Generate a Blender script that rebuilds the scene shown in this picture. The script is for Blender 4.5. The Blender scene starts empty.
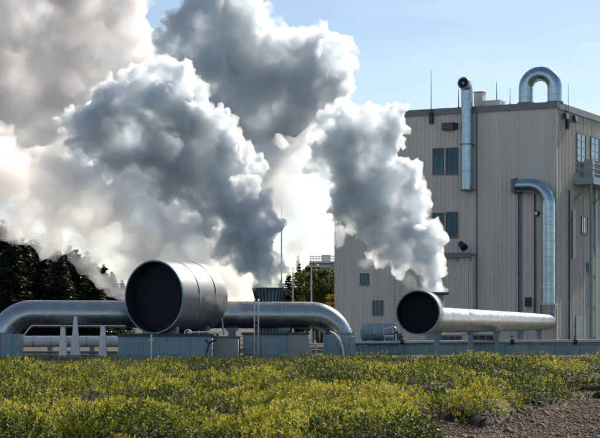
import bpy, math, random, bmesh
import numpy as np
from mathutils import Vector, noise as mn

SC = bpy.context.scene
COL = SC.collection
F, HZ, CAMZ = 1800.0, 327.0, 3.0
GZ = 1.5                                   # level of the plant's ground
def at(px, py, Y):
    return Vector(((px-300)*Y/F, Y, CAMZ+(HZ-py)*Y/F))
def zof(py, Y): return CAMZ+(HZ-py)*Y/F
def xof(px, Y): return (px-300)*Y/F

# ------------------------------------------------------------------ camera, light
cam = bpy.data.cameras.new('camera'); co = bpy.data.objects.new('camera', cam); COL.objects.link(co)
co.location = (0, 0, CAMZ); co.rotation_euler = (math.pi/2, 0, 0)
cam.lens = 36*F/600; cam.shift_y = (HZ-219)/600; cam.clip_end = 9000; SC.camera = co
EL, AZ = math.radians(33), math.radians(34)
w = bpy.data.worlds.new('World'); SC.world = w; w.use_nodes = True
nt = w.node_tree; bg = nt.nodes['Background']
sky = nt.nodes.new('ShaderNodeTexSky'); sky.sky_type = 'NISHITA'; sky.sun_disc = False
sky.sun_elevation = EL; sky.sun_rotation = AZ
sky.air_density = 0.85; sky.dust_density = 0.5; sky.ozone_density = 2.0; sky.altitude = 900
tint = nt.nodes.new('ShaderNodeMix'); tint.data_type = 'RGBA'; tint.blend_type = 'MULTIPLY'; tint.inputs[0].default_value = 1
tint.inputs[7].default_value = (1.12, 1.04, 0.94, 1)
nt.links.new(sky.outputs[0], tint.inputs[6])
# thin cirrus streaks
tc = nt.nodes.new('ShaderNodeTexCoord'); mp = nt.nodes.new('ShaderNodeMapping'); mp.inputs['Scale'].default_value = (4, 4, 26)
mp.inputs['Rotation'].default_value = (0, .035, 0)
nz = nt.nodes.new('ShaderNodeTexNoise'); nz.inputs['Scale'].default_value = 1.3; nz.inputs['Detail'].default_value = 6; nz.inputs['Roughness'].default_value = .55
mr = nt.nodes.new('ShaderNodeMapRange'); mr.inputs[1].default_value = .42; mr.inputs[2].default_value = .72; mr.inputs[3].default_value = 0; mr.inputs[4].default_value = .22
mx = nt.nodes.new('ShaderNodeMix'); mx.data_type = 'RGBA'; mx.inputs[7].default_value = (9.0, 9.3, 9.8, 1)
nt.links.new(tc.outputs['Generated'], mp.inputs['Vector']); nt.links.new(mp.outputs[0], nz.inputs['Vector'])
nt.links.new(nz.outputs[0], mr.inputs[0]); nt.links.new(mr.outputs[0], mx.inputs[0])
nt.links.new(tint.outputs[2], mx.inputs[6]); nt.links.new(mx.outputs[2], bg.inputs[0])
bg.inputs[1].default_value = 0.09
sl = bpy.data.lights.new('sun', 'SUN'); sl.energy = 4.9; sl.angle = math.radians(.5); sl.color = (1, .90, .76)
so = bpy.data.objects.new('sun', sl); COL.objects.link(so)
sd = Vector((math.sin(AZ)*math.cos(EL), math.cos(AZ)*math.cos(EL), math.sin(EL)))
so.rotation_euler = sd.to_track_quat('Z', 'Y').to_euler(); so.location = (30, 60, 60)
SC.view_settings.view_transform = 'Standard'; SC.view_settings.look = 'None'
SC.view_settings.exposure = 0.43; SC.view_settings.gamma = 1
SC.cycles.use_adaptive_sampling = True; SC.cycles.adaptive_threshold = .03; SC.cycles.adaptive_min_samples = 24
SC.cycles.volume_bounces = 7; SC.cycles.max_bounces = 14; SC.cycles.transparent_max_bounces = 12
SC.cycles.use_denoising = True; SC.cycles.volume_step_rate = 1.0

# ------------------------------------------------------------------ materials
MATS = {}
def mat(name, col, rough=.6, metal=0, bump=0, bscale=8, var=.12, vscale=1.5, stretch=(1, 1, 1), spec=.5, bdist=.02, col2=None, v2=(.45, .65)):
    m = bpy.data.materials.new(name); m.use_nodes = True; N = m.node_tree; L = N.links
    b = N.nodes['Principled BSDF']; b.inputs['Roughness'].default_value = rough; b.inputs['Metallic'].default_value = metal
    b.inputs['Specular IOR Level'].default_value = spec
    g = N.nodes.new('ShaderNodeTexCoord'); mpn = N.nodes.new('ShaderNodeMapping'); mpn.inputs['Scale'].default_value = stretch
    L.new(g.outputs['Object'], mpn.inputs['Vector'])
    n1 = N.nodes.new('ShaderNodeTexNoise'); n1.inputs['Scale'].default_value = vscale; n1.inputs['Detail'].default_value = 6
    n1.inputs['Roughness'].default_value = .62
    L.new(mpn.outputs[0], n1.inputs['Vector'])
    r = N.nodes.new('ShaderNodeMapRange'); r.inputs[1].default_value = .3; r.inputs[2].default_value = .7
    r.inputs[3].default_value = 1-var; r.inputs[4].default_value = 1+var
    L.new(n1.outputs[0], r.inputs[0])
    mu = N.nodes.new('ShaderNodeMix'); mu.data_type = 'RGBA'; mu.blend_type = 'MULTIPLY'; mu.inputs[0].default_value = 1
    mu.inputs[6].default_value = (*col, 1); L.new(r.outputs[0], mu.inputs[7])
    last = mu.outputs[2]
    if col2:
        n3 = N.nodes.new('ShaderNodeTexNoise'); n3.inputs['Scale'].default_value = vscale*2.3; n3.inputs['Detail'].default_value = 8
        n3.inputs['Roughness'].default_value = .7
        L.new(mpn.outputs[0], n3.inputs['Vector'])
        r3 = N.nodes.new('ShaderNodeMapRange'); r3.inputs[1].default_value = v2[0]; r3.inputs[2].default_value = v2[1]
        L.new(n3.outputs[0], r3.inputs[0])
        m3 = N.nodes.new('ShaderNodeMix'); m3.data_type = 'RGBA'; m3.inputs[7].default_value = (*col2, 1)
        L.new(r3.outputs[0], m3.inputs[0]); L.new(last, m3.inputs[6]); last = m3.outputs[2]
    L.new(last, b.inputs['Base Color'])
    r2 = N.nodes.new('ShaderNodeMapRange'); r2.inputs[1].default_value = .3; r2.inputs[2].default_value = .7
    r2.inputs[3].default_value = max(.03, rough-.1); r2.inputs[4].default_value = min(1, rough+.12)
    L.new(n1.outputs[0], r2.inputs[0]); L.new(r2.outputs[0], b.inputs['Roughness'])
    if bump:
        n2 = N.nodes.new('ShaderNodeTexNoise'); n2.inputs['Scale'].default_value = bscale; n2.inputs['Detail'].default_value = 4
        L.new(mpn.outputs[0], n2.inputs['Vector'])
        bp = N.nodes.new('ShaderNodeBump'); bp.inputs['Strength'].default_value = bump; bp.inputs['Distance'].default_value = bdist
        L.new(n2.outputs[0], bp.inputs['Height']); L.new(bp.outputs[0], b.inputs['Normal'])
    MATS[name] = m
    return m
M_clad = mat('aluminium_cladding', (.43, .47, .49), .29, .95, .45, 2.0, .10, 1.2, bdist=.012, col2=(.42, .40, .38), v2=(.55, .8))
M_duct = mat('galvanised_duct', (.36, .49, .58), .24, .95, .3, 2.5, .10, 1.6, bdist=.010)  # blue of the reflected sky is mixed into this base colour
M_drum = mat('drum_cladding', (.30, .31, .315), .62, .8, .5, 1.3, .14, .9, bdist=.012, col2=(.30, .27, .25), v2=(.5, .8))
M_band = mat('cladding_band', (.50, .51, .53), .35, .9, 0, 8, .1)
M_clad2 = mat('weathered_cladding', (.21, .24, .27), .34, .95, .5, 2.2, .12, 1.2, bdist=.010, col2=(.24, .24, .24), v2=(.5, .8))
M_black = mat('mouth_black', (.028, .033, .042), .85, 0, .3, 12, .2, 3, spec=.15)  # near-black for the drum linings and the flue end
M_screen = mat('mouth_screen', (.03, .034, .04), .8, .2, 0, 12, .2, 3, spec=.15)
M_side = mat('wall_siding', (.68, .645, .58), .60, 0, 0, 8, .10, .9, (2.2, 2.2, .10), col2=(.58, .55, .50), v2=(.5, .9))
M_trim = mat('dark_trim', (.20, .22, .24), .5, .2, 0, 8, .08)
M_roof = mat('roof_membrane', (.25, .25, .25), .9, 0, .3, 5, .1)
M_glass = mat('window_glass', (.008, .125, .18), .12, 0, 0, 8, .3, 2.5, spec=.5)
M_glassb = mat('bright_glass', (.10, .20, .26), .06, .35, 0, 8, .2, 2, spec=1)
M_frame = mat('window_frame_paint', (.10, .13, .16), .45, 0, 0, 8, .05)
M_white = mat('white_paint', (.82, .79, .75), .55, 0, .15, 20, .08, 3, col2=(.50, .45, .41), v2=(.5, .85))
M_conc = mat('blue_grey_panel', (.25, .38, .44), .55, .15, .2, 14, .10, 1.3, (1, 1, .5), col2=(.20, .27, .30), v2=(.5, .85))
M_conc2 = mat('pale_concrete', (.36, .38, .38), .8, 0, .3, 18, .12, 1.4, (1, 1, .6), col2=(.24, .24, .23), v2=(.5, .8))
M_steel = mat('painted_steel', (.22, .31, .37), .48, .4, 0, 8, .12, 3)
M_dsteel = mat('dark_steel', (.055, .065, .075), .5, .5, 0, 8, .15, 3)
M_galv = mat('galvanised_rail', (.52, .54, .56), .4, .85, 0, 8, .1)
M_rust = mat('red_oxide', (.16, .07, .06), .7, 0, 0, 8, .15)
M_teal = mat('teal_equipment', (.20, .30, .33), .5, .25, .2, 8, .12, 2)
M_bark = mat('bark', (.09, .07, .055), .9, 0, .6, 14, .2, 3)
M_far = mat('distant_wall', (.42, .42, .42), .8, 0, 0, 8, .05)

def leaf_mat(name, stops, trans=.45, rough=.45, nscale=.55, mixn=.5):
    m = bpy.data.materials.new(name); m.use_nodes = True; N = m.node_tree; L = N.links; N.nodes.clear()
    out = N.nodes.new('ShaderNodeOutputMaterial')
    a = N.nodes.new('ShaderNodeAttribute'); a.attribute_name = 'tint'
    g = N.nodes.new('ShaderNodeTexCoord'); nz = N.nodes.new('ShaderNodeTexNoise'); nz.inputs['Scale'].default_value = nscale; nz.inputs['Detail'].default_value = 3
    L.new(g.outputs['Object'], nz.inputs['Vector'])
    nr = N.nodes.new('ShaderNodeMapRange'); nr.inputs[1].default_value = .3; nr.inputs[2].default_value = .7
    L.new(nz.outputs[0], nr.inputs[0])
    mxn = N.nodes.new('ShaderNodeMix'); mxn.inputs[0].default_value = mixn
    L.new(a.outputs['Fac'], mxn.inputs[2]); L.new(nr.outputs[0], mxn.inputs[3])
    cr = N.nodes.new('ShaderNodeValToRGB'); L.new(mxn.outputs[0], cr.inputs[0])
    e = cr.color_ramp.elements
    e[0].position, e[0].color = stops[0][0], (*stops[0][1], 1)
    e[1].position, e[1].color = stops[-1][0], (*stops[-1][1], 1)
    for p, c in stops[1:-1]:
        q = e.new(p); q.color = (*c, 1)
    pb = N.nodes.new('ShaderNodeBsdfPrincipled'); pb.inputs['Roughness'].default_value = rough; pb.inputs['Specular IOR Level'].default_value = .25
    tr = N.nodes.new('ShaderNodeBsdfTranslucent'); ms = N.nodes.new('ShaderNodeMixShader'); ms.inputs[0].default_value = trans
    br = N.nodes.new('ShaderNodeMix'); br.data_type = 'RGBA'; br.blend_type = 'MULTIPLY'; br.inputs[0].default_value = 1; br.inputs[7].default_value = (1.5, 1.35, .6, 1)
    L.new(cr.outputs[0], pb.inputs['Base Color']); L.new(cr.outputs[0], br.inputs[6]); L.new(br.outputs[2], tr.inputs['Color'])
    L.new(pb.outputs[0], ms.inputs[1]); L.new(tr.outputs[0], ms.inputs[2]); L.new(ms.outputs[0], out.inputs['Surface'])
    return m
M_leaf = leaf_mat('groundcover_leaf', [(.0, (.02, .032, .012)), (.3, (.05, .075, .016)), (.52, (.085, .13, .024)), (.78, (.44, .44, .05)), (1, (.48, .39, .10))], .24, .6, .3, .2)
M_core = leaf_mat('twig_shade_core', [(.0, (.008, .008, .005)), (.5, (.02, .018, .011)), (1, (.045, .034, .02))], 0, .9, 6, .4)
M_needle = leaf_mat('conifer_needles', [(.0, (.012, .022, .014)), (.5, (.028, .045, .022)), (1, (.05, .07, .028))], .2)
M_green = leaf_mat('broadleaf_leaves', [(.0, (.02, .035, .01)), (.5, (.055, .08, .018)), (1, (.13, .15, .03))], .4)
M_yel = leaf_mat('autumn_leaves', [(.0, (.08, .09, .02)), (.5, (.22, .18, .03)), (1, (.36, .28, .04))], .45)

# ------------------------------------------------------------------ mesh helpers
def tag(o, label=None, cat=None, group=None, kind=None):
    if label: o['label'] = label
    if cat: o['category'] = cat
    if group: o['group'] = group
    if kind: o['kind'] = kind
    return o
def empty(name, loc, label, cat, group=None):
    o = bpy.data.objects.new(name, None); o.location = loc; o.empty_display_size = .3; COL.objects.link(o)
    return tag(o, label, cat, group)
def origin(o):
    v = Vector((0, 0, 0))
    while o is not None: v += o.location; o = o.parent
    return v
def link_mesh(name, me, m, parent=None):
    o = bpy.data.objects.new(name, me); COL.objects.link(o); me.materials.append(m)
    if parent is not None: o.parent = parent
    return o
class MB:
    def __init__(s): s.v = []; s.f = []; s.sm = []
    def add(s, vs, fs, smooth=False):
        k = len(s.v); s.v += [Vector(v) for v in vs]; s.f += [tuple(i+k for i in f) for f in fs]; s.sm += [smooth]*len(fs)
    def obox(s, p, ax, ay, az):              # corner + three edge vectors
        p = Vector(p); ax, ay, az = Vector(ax), Vector(ay), Vector(az)
        vs = [p, p+ax, p+ax+ay, p+ay, p+az, p+ax+az, p+ax+ay+az, p+ay+az]
        fs = [(0, 3, 2, 1), (4, 5, 6, 7), (0, 1, 5, 4), (1, 2, 6, 5), (2, 3, 7, 6), (3, 0, 4, 7)]
        if ax.cross(ay).dot(az) < 0: fs = [f[::-1] for f in fs]
        s.add(vs, fs)
    def box(s, x0, x1, y0, y1, z0, z1): s.obox((x0, y0, z0), (x1-x0, 0, 0), (0, y1-y0, 0), (0, 0, z1-z0))
    def sweep(s, path, radii, seg=24, caps=True, smooth=True):
        path = [Vector(p) for p in path]; n = len(path)
        if not isinstance(radii, (list, tuple)): radii = [radii]*n
        T = []
        for i in range(n):
            a = path[max(0, i-1)]; b = path[min(n-1, i+1)]; T.append((b-a).normalized())
        up = Vector((0, 0, 1)) if abs(T[0].z) < .9 else Vector((0, 1, 0))
        X = T[0].cross(up).normalized(); vs = []
        for i in range(n):
            X = (X-T[i]*X.dot(T[i])).normalized(); Yv = T[i].cross(X)
            for k in range(seg):
                a = 2*math.pi*k/seg; vs.append(path[i]+(X*math.cos(a)+Yv*math.sin(a))*radii[i])
        fs = [(i*seg+k, i*seg+(k+1) % seg, (i+1)*seg+(k+1) % seg, (i+1)*seg+k) for i in range(n-1) for k in range(seg)]
        k0 = len(s.v); s.add(vs, fs, smooth)
        if caps:
            s.f.append(tuple(k0+k for k in range(seg))[::-1]); s.sm.append(False)
            s.f.append(tuple(k0+(n-1)*seg+k for k in range(seg))); s.sm.append(False)
    def cyl(s, a, b, r, r2=None, seg=16, caps=True): s.sweep([a, b], [r, r if r2 is None else r2], seg, caps)
    def lathe(s, base, axis, prof, seg=48):  # prof: (distance along axis, radius); closed by caller
        base, ax = Vector(base), Vector(axis).normalized(); up = Vector((0, 0, 1)) if abs(ax.z) < .9 else Vector((0, 1, 0))
        X = ax.cross(up).normalized(); Yv = ax.cross(X); n = len(prof)
        vs = [base+ax*t+(X*math.cos(2*math.pi*k/seg)+Yv*math.sin(2*math.pi*k/seg))*r for t, r in prof for k in range(seg)]
        s.add(vs, [(i*seg+k, i*seg+(k+1) % seg, (i+1)*seg+(k+1) % seg, (i+1)*seg+k) for i in range(n-1) for k in range(seg)], True)
    def build(s, name, m, parent=None):
        o0 = origin(parent) if parent is not None else Vector((0, 0, 0))
        me = bpy.data.meshes.new(name); me.from_pydata([(v-o0)[:] for v in s.v], [], s.f)
        me.polygons.foreach_set('use_smooth', s.sm); me.update(); me.set_sharp_from_angle(angle=math.radians(38))
        return link_mesh(name, me, m, parent)
def fillet(pts, R, n=14):
    pts = [Vector(p) for p in pts]; out = [pts[0]]
    for i in range(1, len(pts)-1):
        a = (pts[i-1]-pts[i]).normalized(); b = (pts[i+1]-pts[i]).normalized()
        ang = a.angle(b); d = R/math.tan(ang/2)
        p0 = pts[i]+a*d; p1 = pts[i]+b*d; c = pts[i]+(a+b).normalized()*(R/math.sin(ang/2))
        u = p0-c; v = p1-c; th = u.angle(v)
        for k in range(n+1):
            t = k/n; out.append(c+(u*math.sin((1-t)*th)+v*math.sin(t*th))/math.sin(th))
    out.append(pts[-1]); return out
def resample(path, step):
    out = []; acc = 0
    for a, b in zip(path[:-1], path[1:]):
        L = (b-a).length; t = (b-a).normalized(); d = acc
        while d < L: out.append((a+t*d, t)); d += step
        acc = d-L
    return out
def seams(mb, path, r, step, wid=.05, th=.012, seg=32):
    for p, t in resample(path, step)[1:]:
        mb.sweep([p-t*wid/2, p-t*wid*.4, p+t*wid*.4, p+t*wid/2], [r*.99, r+th, r+th, r*.99], seg, False)
def densify(path, step=.5):
    out = []
    for a, b in zip(path[:-1], path[1:]):
        n = max(1, int((b-a).length/step))
        out += [a+(b-a)*k/n for k in range(n)]
    return out+[path[-1]]

def numpy_mesh(name, V, Fc, tint=None, smooth=False):
    k = Fc.shape[1]
    me = bpy.data.meshes.new(name); me.vertices.add(len(V)); me.vertices.foreach_set('co', V.astype(np.float32).ravel())
    me.loops.add(Fc.size); me.loops.foreach_set('vertex_index', Fc.astype(np.int32).ravel())
    me.polygons.add(len(Fc)); me.polygons.foreach_set('loop_start', np.arange(len(Fc), dtype=np.int32)*k)
    if smooth: me.polygons.foreach_set('use_smooth', np.ones(len(Fc), dtype=bool))
    me.update(calc_edges=True)
    if tint is not None:
        a = me.attributes.new('tint', 'FLOAT', 'FACE'); a.data.foreach_set('value', tint.astype(np.float32))
    return me

# ------------------------------------------------------------------ ground
def nzf(x, y, s, o=0): return mn.noise(Vector((x*s+o, y*s-o, o*.37)))
def ground_z(x, y):
    if y < 32: b = .86+.02*(y-20)/12
    elif y < 62: b = .88+(y-32)/30*.55
    else: b = 1.43+min(1, (y-62)/6)*.07
    k = max(0, min(1, (75-y)/12))
    b += k*(.16*nzf(x, y, .16, 3)+.07*nzf(x, y, .5, 8))
    b += .016*max(-12, min(12, x))*math.exp(-((y-60)/13)**2)
    return b
xs = np.concatenate([[-4000, -1500, -500, -200, -90, -50], np.arange(-34, 34.01, .5), [50, 90, 200, 500, 1500, 4000]])
ys = np.concatenate([[-300, -60, -10, 5, 15, 24], np.arange(28, 76, .4), [80, 90, 100, 120, 150, 200, 300, 600, 1500, 3000, 6000]])
V = np.array([[x, y, ground_z(x, y)] for y in ys for x in xs]); nx = len(xs)
Fc = np.array([[j*nx+i, j*nx+i+1, (j+1)*nx+i+1, (j+1)*nx+i] for j in range(len(ys)-1) for i in range(nx-1)])
M_ground = mat('dark_soil', (.060, .048, .036), .95, 0, .8, 9, .3, .8, bdist=.05, col2=(.04, .05, .025), v2=(.45, .6))
g = link_mesh('ground', numpy_mesh('ground', V, Fc, smooth=True), M_ground); tag(g, 'dark soil ground under the plants and plant yard', None, None, 'structure')

# boundary between groundcover and the bare gravel corner (world metres)
def gpt(px, py):
    Y = 30.
    for _ in range(30): Y = (CAMZ-ground_z(xof(px, Y), Y))*F/(py-HZ)
    return xof(px, Y), Y
EDGE = [gpt(*p) for p in ((424, 447), (422, 432), (426, 420), (446, 424), (476, 431), (502, 430), (518, 419), (540, 410), (570, 405), (600, 402), (640, 398))]
POLY = EDGE+[(EDGE[-1][0]+8, EDGE[-1][1]), (EDGE[-1][0]+8, 20), (EDGE[0][0], 20)]
def in_path(x, y):
    x += .12*nzf(x, y, 2.2, 5); y += .35*nzf(x, y, 1.6, 9)
    c = False; n = len(POLY)
    for i in range(n):
        x1, y1 = POLY[i]; x2, y2 = POLY[(i+1) % n]
        if (y1 > y) != (y2 > y) and x < (x2-x1)*(y-y1)/(y2-y1)+x1: c = not c
    return c
# gravel sheet 4 mm over the soil
M_gravel = mat('gravel_bed', (.20, .13, .085), .95, 0, 1.0, 26, .35, .9, bdist=.03, col2=(.085, .06, .045), v2=(.42, .62))  # larger dark patches paint shadow against sunlit gravel by colour
gx = np.arange(1.0, 17, .25); gy = np.arange(22, 50, .25)
V = np.array([[x, y, ground_z(x, y)+.012+.012*nzf(x, y, 3, 2)] for y in gy for x in gx]); nx = len(gx); Fl = []
for j in range(len(gy)-1):
    for i in range(nx-1):
        if any(in_path(gx[i]+a, gy[j]+b) for a in (-.1, .6, 1.2) for b in (0, -.9, -1.8)): Fl.append([j*nx+i, j*nx+i+1, (j+1)*nx+i+1, (j+1)*nx+i])
gp = link_mesh('path', numpy_mesh('path', V, np.array(Fl), smooth=True), M_gravel); tag(gp, 'bare brown gravel path in the lower corner', None, None, 'structure')
rs = np.random.default_rng(5)
oct_v = np.array([[1, 0, 0], [-1, 0, 0], [0, 1, 0], [0, -1, 0], [0, 0, 1], [0, 0, -1]], float)
oct_f = np.array([[0, 2, 4], [2, 1, 4], [1, 3, 4], [3, 0, 4], [2, 0, 5], [1, 2, 5], [3, 1, 5], [0, 3, 5]])
def scatter_stones(n):
    P = []
    while len(P) < n:
        x = rs.uniform(1.4, 12); y = rs.uniform(30, 48)
        if abs(x) > y/5.6+.8 or not (in_path(x, y) or in_path(x+.25, y-.5) or (rs.random() < .4 and in_path(x+.6, y-1.2))): continue
        P.append((x, y, ground_z(x, y)+.02))
    P = np.array(P); S = rs.lognormal(-4.25, .6, (n, 1, 1))*rs.uniform(.6, 1.3, (n, 1, 3)); S[:, :, 2] *= .7
    a = rs.uniform(0, 6.28, n); R = np.zeros((n, 3, 3)); R[:, 0, 0] = np.cos(a); R[:, 0, 1] = -np.sin(a); R[:, 1, 0] = np.sin(a); R[:, 1, 1] = np.cos(a); R[:, 2, 2] = 1
    V = np.einsum('nij,nkj->nki', R, oct_v[None]*S+rs.normal(0, .003, (n, 6, 3)))+P[:, None]
    Fc = (oct_f[None]+(np.arange(n)*6)[:, None, None]).reshape(-1, 3)
    return numpy_mesh('gravel', V.reshape(-1, 3), Fc, np.repeat(rs.random(n), 8))
M_stone = leaf_mat('gravel_stones', [(0, (.045, .035, .03)), (.5, (.15, .10, .065)), (.85, (.27, .195, .14)), (1, (.40, .35, .29))], 0, .8, .8, .5)
gs = link_mesh('gravel', scatter_stones(36000), M_stone); tag(gs, 'loose brown and grey gravel stones on the path', 'gravel', None, 'stuff')

# ------------------------------------------------------------------ leafy ground cover
def quads(P, Nrm, L, W, rs, fold=.0):
    n = len(P); Nrm = Nrm/np.linalg.norm(Nrm, axis=1, keepdims=True)
    r = rs.normal(size=(n, 3)); t = np.cross(Nrm, r); t /= np.linalg.norm(t, axis=1, keepdims=True)+1e-9
    b = np.cross(Nrm, t); L = L[:, None]; W = W[:, None]
    V = np.stack([P-t*L, P+b*W-t*L*.1+Nrm*L*fold, P+t*L, P-b*W-t*L*.1+Nrm*L*fold], 1).reshape(-1, 3)
    return V, np.arange(n*4).reshape(-1, 4)
def groundcover():
    rs = np.random.default_rng(11); CW = .06; X0, X1, Y0, Y1 = -14., 14., 26.5, 67.
    nx_, ny_ = int((X1-X0)/CW), int((Y1-Y0)/CW); H = np.zeros((ny_, nx_)); TT = np.full((ny_, nx_), .35)
    for _ in range(3000):
        y = rs.uniform(Y0+.5, Y1-.5); x = rs.uniform(-1, 1)*(y*.1667+2.5)
        if in_path(x, y): continue
        b = nzf(x, y, .20, 21)+.6*nzf(x, y, .55, 2)
        if b < -.22 and rs.random() < .8: continue
        r = rs.choice([rs.uniform(.45, 1.15), rs.uniform(.2, .5)])*(1+.3*max(0, b)); h = min(.72, r*rs.uniform(.5, .95))*(1+.4*b)
        if y > 57: h = max(h, .26)
        if y > 53: h = min(h, rs.choice([.28, .36, .5]))
        if H[min(ny_-1, int((y-Y0)/CW)), min(nx_-1, max(0, int((x-X0)/CW)))] > .02 and rs.random() < .97: continue
        i0, i1 = max(0, int((x-r-X0)/CW)), min(nx_, int((x+r-X0)/CW)+1); j0, j1 = max(0, int((y-r-Y0)/CW)), min(ny_, int((y+r-Y0)/CW)+1)
        gx_, gy_ = np.meshgrid(X0+np.arange(i0, i1)*CW, Y0+np.arange(j0, j1)*CW)
        d = np.hypot(gx_-x, gy_-y)/r; a = np.arctan2(gy_-y, gx_-x); d = d*(1+.15*np.sin(3*a+x*9)+.1*np.sin(5*a+y*7))
        hd = h*np.clip(1-d*d, 0, 1)**.45; up = hd > H[j0:j1, i0:i1]; H[j0:j1, i0:i1][up] = hd[up]
        TT[j0:j1, i0:i1][up] = np.clip(rs.normal(.50, .19)+.3*b, .05, .95)
    # nothing grows on the gravel; heights fall off towards its edge
    mk = np.zeros((ny_//2+1, nx_//2+1))
    for j in range(mk.shape[0]):
        yy = Y0+j*CW*2
        if yy > 52: break
        for i in range(int((1.0-X0)/(CW*2)), mk.shape[1]):
            if in_path(X0+i*CW*2, yy): mk[j, i] = 1
    for _ in range(9): mk = np.maximum(mk, .0) ; p_ = np.pad(mk, 1, mode='edge'); mk = (p_[:-2, 1:-1]+p_[2:, 1:-1]+p_[1:-1, :-2]+p_[1:-1, 2:]+2*p_[1:-1, 1:-1])/6
    MK = np.repeat(np.repeat(mk, 2, 0), 2, 1)[:ny_, :nx_]; H *= np.clip(1-MK*2.2, 0, 1)
    GY, GX = np.gradient(H, CW)
    cs_ = 2; Hc = H[::cs_, ::cs_]; Xc = X0+np.arange(Hc.shape[1])*CW*cs_; Yc = Y0+np.arange(Hc.shape[0])*CW*cs_
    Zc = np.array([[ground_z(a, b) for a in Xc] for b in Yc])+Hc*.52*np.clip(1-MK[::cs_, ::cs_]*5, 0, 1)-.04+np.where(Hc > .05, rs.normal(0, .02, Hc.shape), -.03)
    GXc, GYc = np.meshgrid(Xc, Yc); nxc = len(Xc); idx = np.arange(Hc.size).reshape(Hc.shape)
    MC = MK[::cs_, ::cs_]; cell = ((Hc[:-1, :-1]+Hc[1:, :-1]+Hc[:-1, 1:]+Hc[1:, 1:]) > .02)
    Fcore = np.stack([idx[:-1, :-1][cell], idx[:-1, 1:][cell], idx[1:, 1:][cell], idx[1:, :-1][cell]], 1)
    oc = link_mesh('shade_core', numpy_mesh('shade_core', np.stack([GXc.ravel(), GYc.ravel(), Zc.ravel()], 1), Fcore, rs.random(len(Fcore))), M_core)  # opaque dark sheet added inside the shrubs to block light and shade mound fronts
    tag(oc, 'dark brown twiggy core added beneath the leafy shrubs to block light', 'shade_core', None, 'stuff')
    slope = np.hypot(GX, GY); ns = 152000; y = Y0+(Y1-Y0)*rs.random(ns)**1.25; x = rs.uniform(-1, 1, ns)*(y*.1667+2.2)
    ix = np.clip(((x-X0)/CW).astype(int), 0, nx_-1); iy = np.clip(((y-Y0)/CW).astype(int), 0, ny_-1)
    hh = H[iy, ix]; ok = rs.random(ns) < np.clip(hh/.2, .12, 1)*np.clip(.45+.30*slope[iy, ix], 0, 1)*np.clip(.95+1.1*np.array([nzf(a, b, .45, 4)+.5*nzf(a, b, 1.4, 6) for a, b in zip(x, y)]), .2, 1)
    gz = np.array([ground_z(a, b) for a, b in zip(x, y)])
    ok &= rs.random(ns) > MK[iy, ix]*1.7
    x, y, hh, gz, ix, iy = x[ok], y[ok], hh[ok], gz[ok], ix[ok], iy[ok]; ns = len(x)
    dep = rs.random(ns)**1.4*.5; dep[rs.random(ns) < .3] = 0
    z = gz+hh*(1-.75*dep)+.02+(dep < .05)*rs.uniform(0, .07, ns)
    sn = np.stack([-GX[iy, ix]*.7, -GY[iy, ix]*.7, np.full(ns, 1.)], 1)+rs.normal(0, .25, (ns, 3)); sn /= np.linalg.norm(sn, axis=1, keepdims=True)
    st = np.clip(TT[iy, ix]+rs.normal(0, .13, ns), 0, 1); ss = rs.uniform(.65, 1.25, ns); st = np.clip(st+.24*(dep == 0)-.07, 0, 1)  # surface shoots tinted yellower, painting the sunlit mound tops
    k = 6; n = ns*k; a = (np.tile(np.arange(k), ns)*2.399+np.repeat(rs.uniform(0, 6.28, ns), k)); lev = np.tile(np.linspace(0, 1, k), ns)
    S = np.repeat(sn, k, 0); t1 = np.cross(S, np.array([.3, .9, .1])); t1 /= np.linalg.norm(t1, axis=1, keepdims=True); t2 = np.cross(S, t1)
    rad = t1*np.cos(a)[:, None]+t2*np.sin(a)[:, None]; sz = np.repeat(ss, k)
    out = .030*sz*(1.15-.75*lev)
    c = np.repeat(np.stack([x, y, z], 1), k, 0)+S*((lev-.6)*.085*sz)[:, None]+rad*out[:, None]
    ln = rad*(1.15-.7*lev)[:, None]+S*(.25+.8*lev)[:, None]+rs.normal(0, .2, (n, 3)); ln /= np.linalg.norm(ln, axis=1, keepdims=True)   # leaf's long direction
    b = np.cross(ln, S+rad*.3); b /= np.linalg.norm(b, axis=1, keepdims=True)+1e-9; nn_ = np.cross(b, ln)
    L = (rs.uniform(.024, .038, n)*sz)[:, None]; W = L*rs.uniform(.42, .6, (n, 1))
    V = np.stack([c-ln*L, c+b*W+ln*L*.15+nn_*L*.12, c+ln*L, c-b*W+ln*L*.15+nn_*L*.12], 1).reshape(-1, 3)
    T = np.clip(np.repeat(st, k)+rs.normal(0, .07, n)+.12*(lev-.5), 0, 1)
    print('leaves', n)
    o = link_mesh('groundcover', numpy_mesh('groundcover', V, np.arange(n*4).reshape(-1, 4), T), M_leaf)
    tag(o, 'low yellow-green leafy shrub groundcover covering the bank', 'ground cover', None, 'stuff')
    # woody twigs sticking out
    tw = MB(); rr = random.Random(3)
    for _ in range(5000):
        y = 31+33*rr.random(); x = rr.uniform(-1, 1)*(y*.1667+1)
        if in_path(x, y): continue
        z = ground_z(x, y); d = Vector((rr.gauss(0, .5), rr.gauss(0, .5), 1)).normalized(); L_ = rr.uniform(.25, .6)
        p = Vector((x, y, z)); q = p+d*L_*.6; e = q+(d+Vector((rr.gauss(0, .4), rr.gauss(0, .4), 0))).normalized()*L_*.4
        tw.sweep([p, q, e], [.008, .005, .003], 3, False, False)
    o2 = tw.build('twigs', MATS['bark']); tag(o2, 'thin brown twigs among the leafy ground cover', 'twigs', None, 'stuff')
groundcover()

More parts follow.
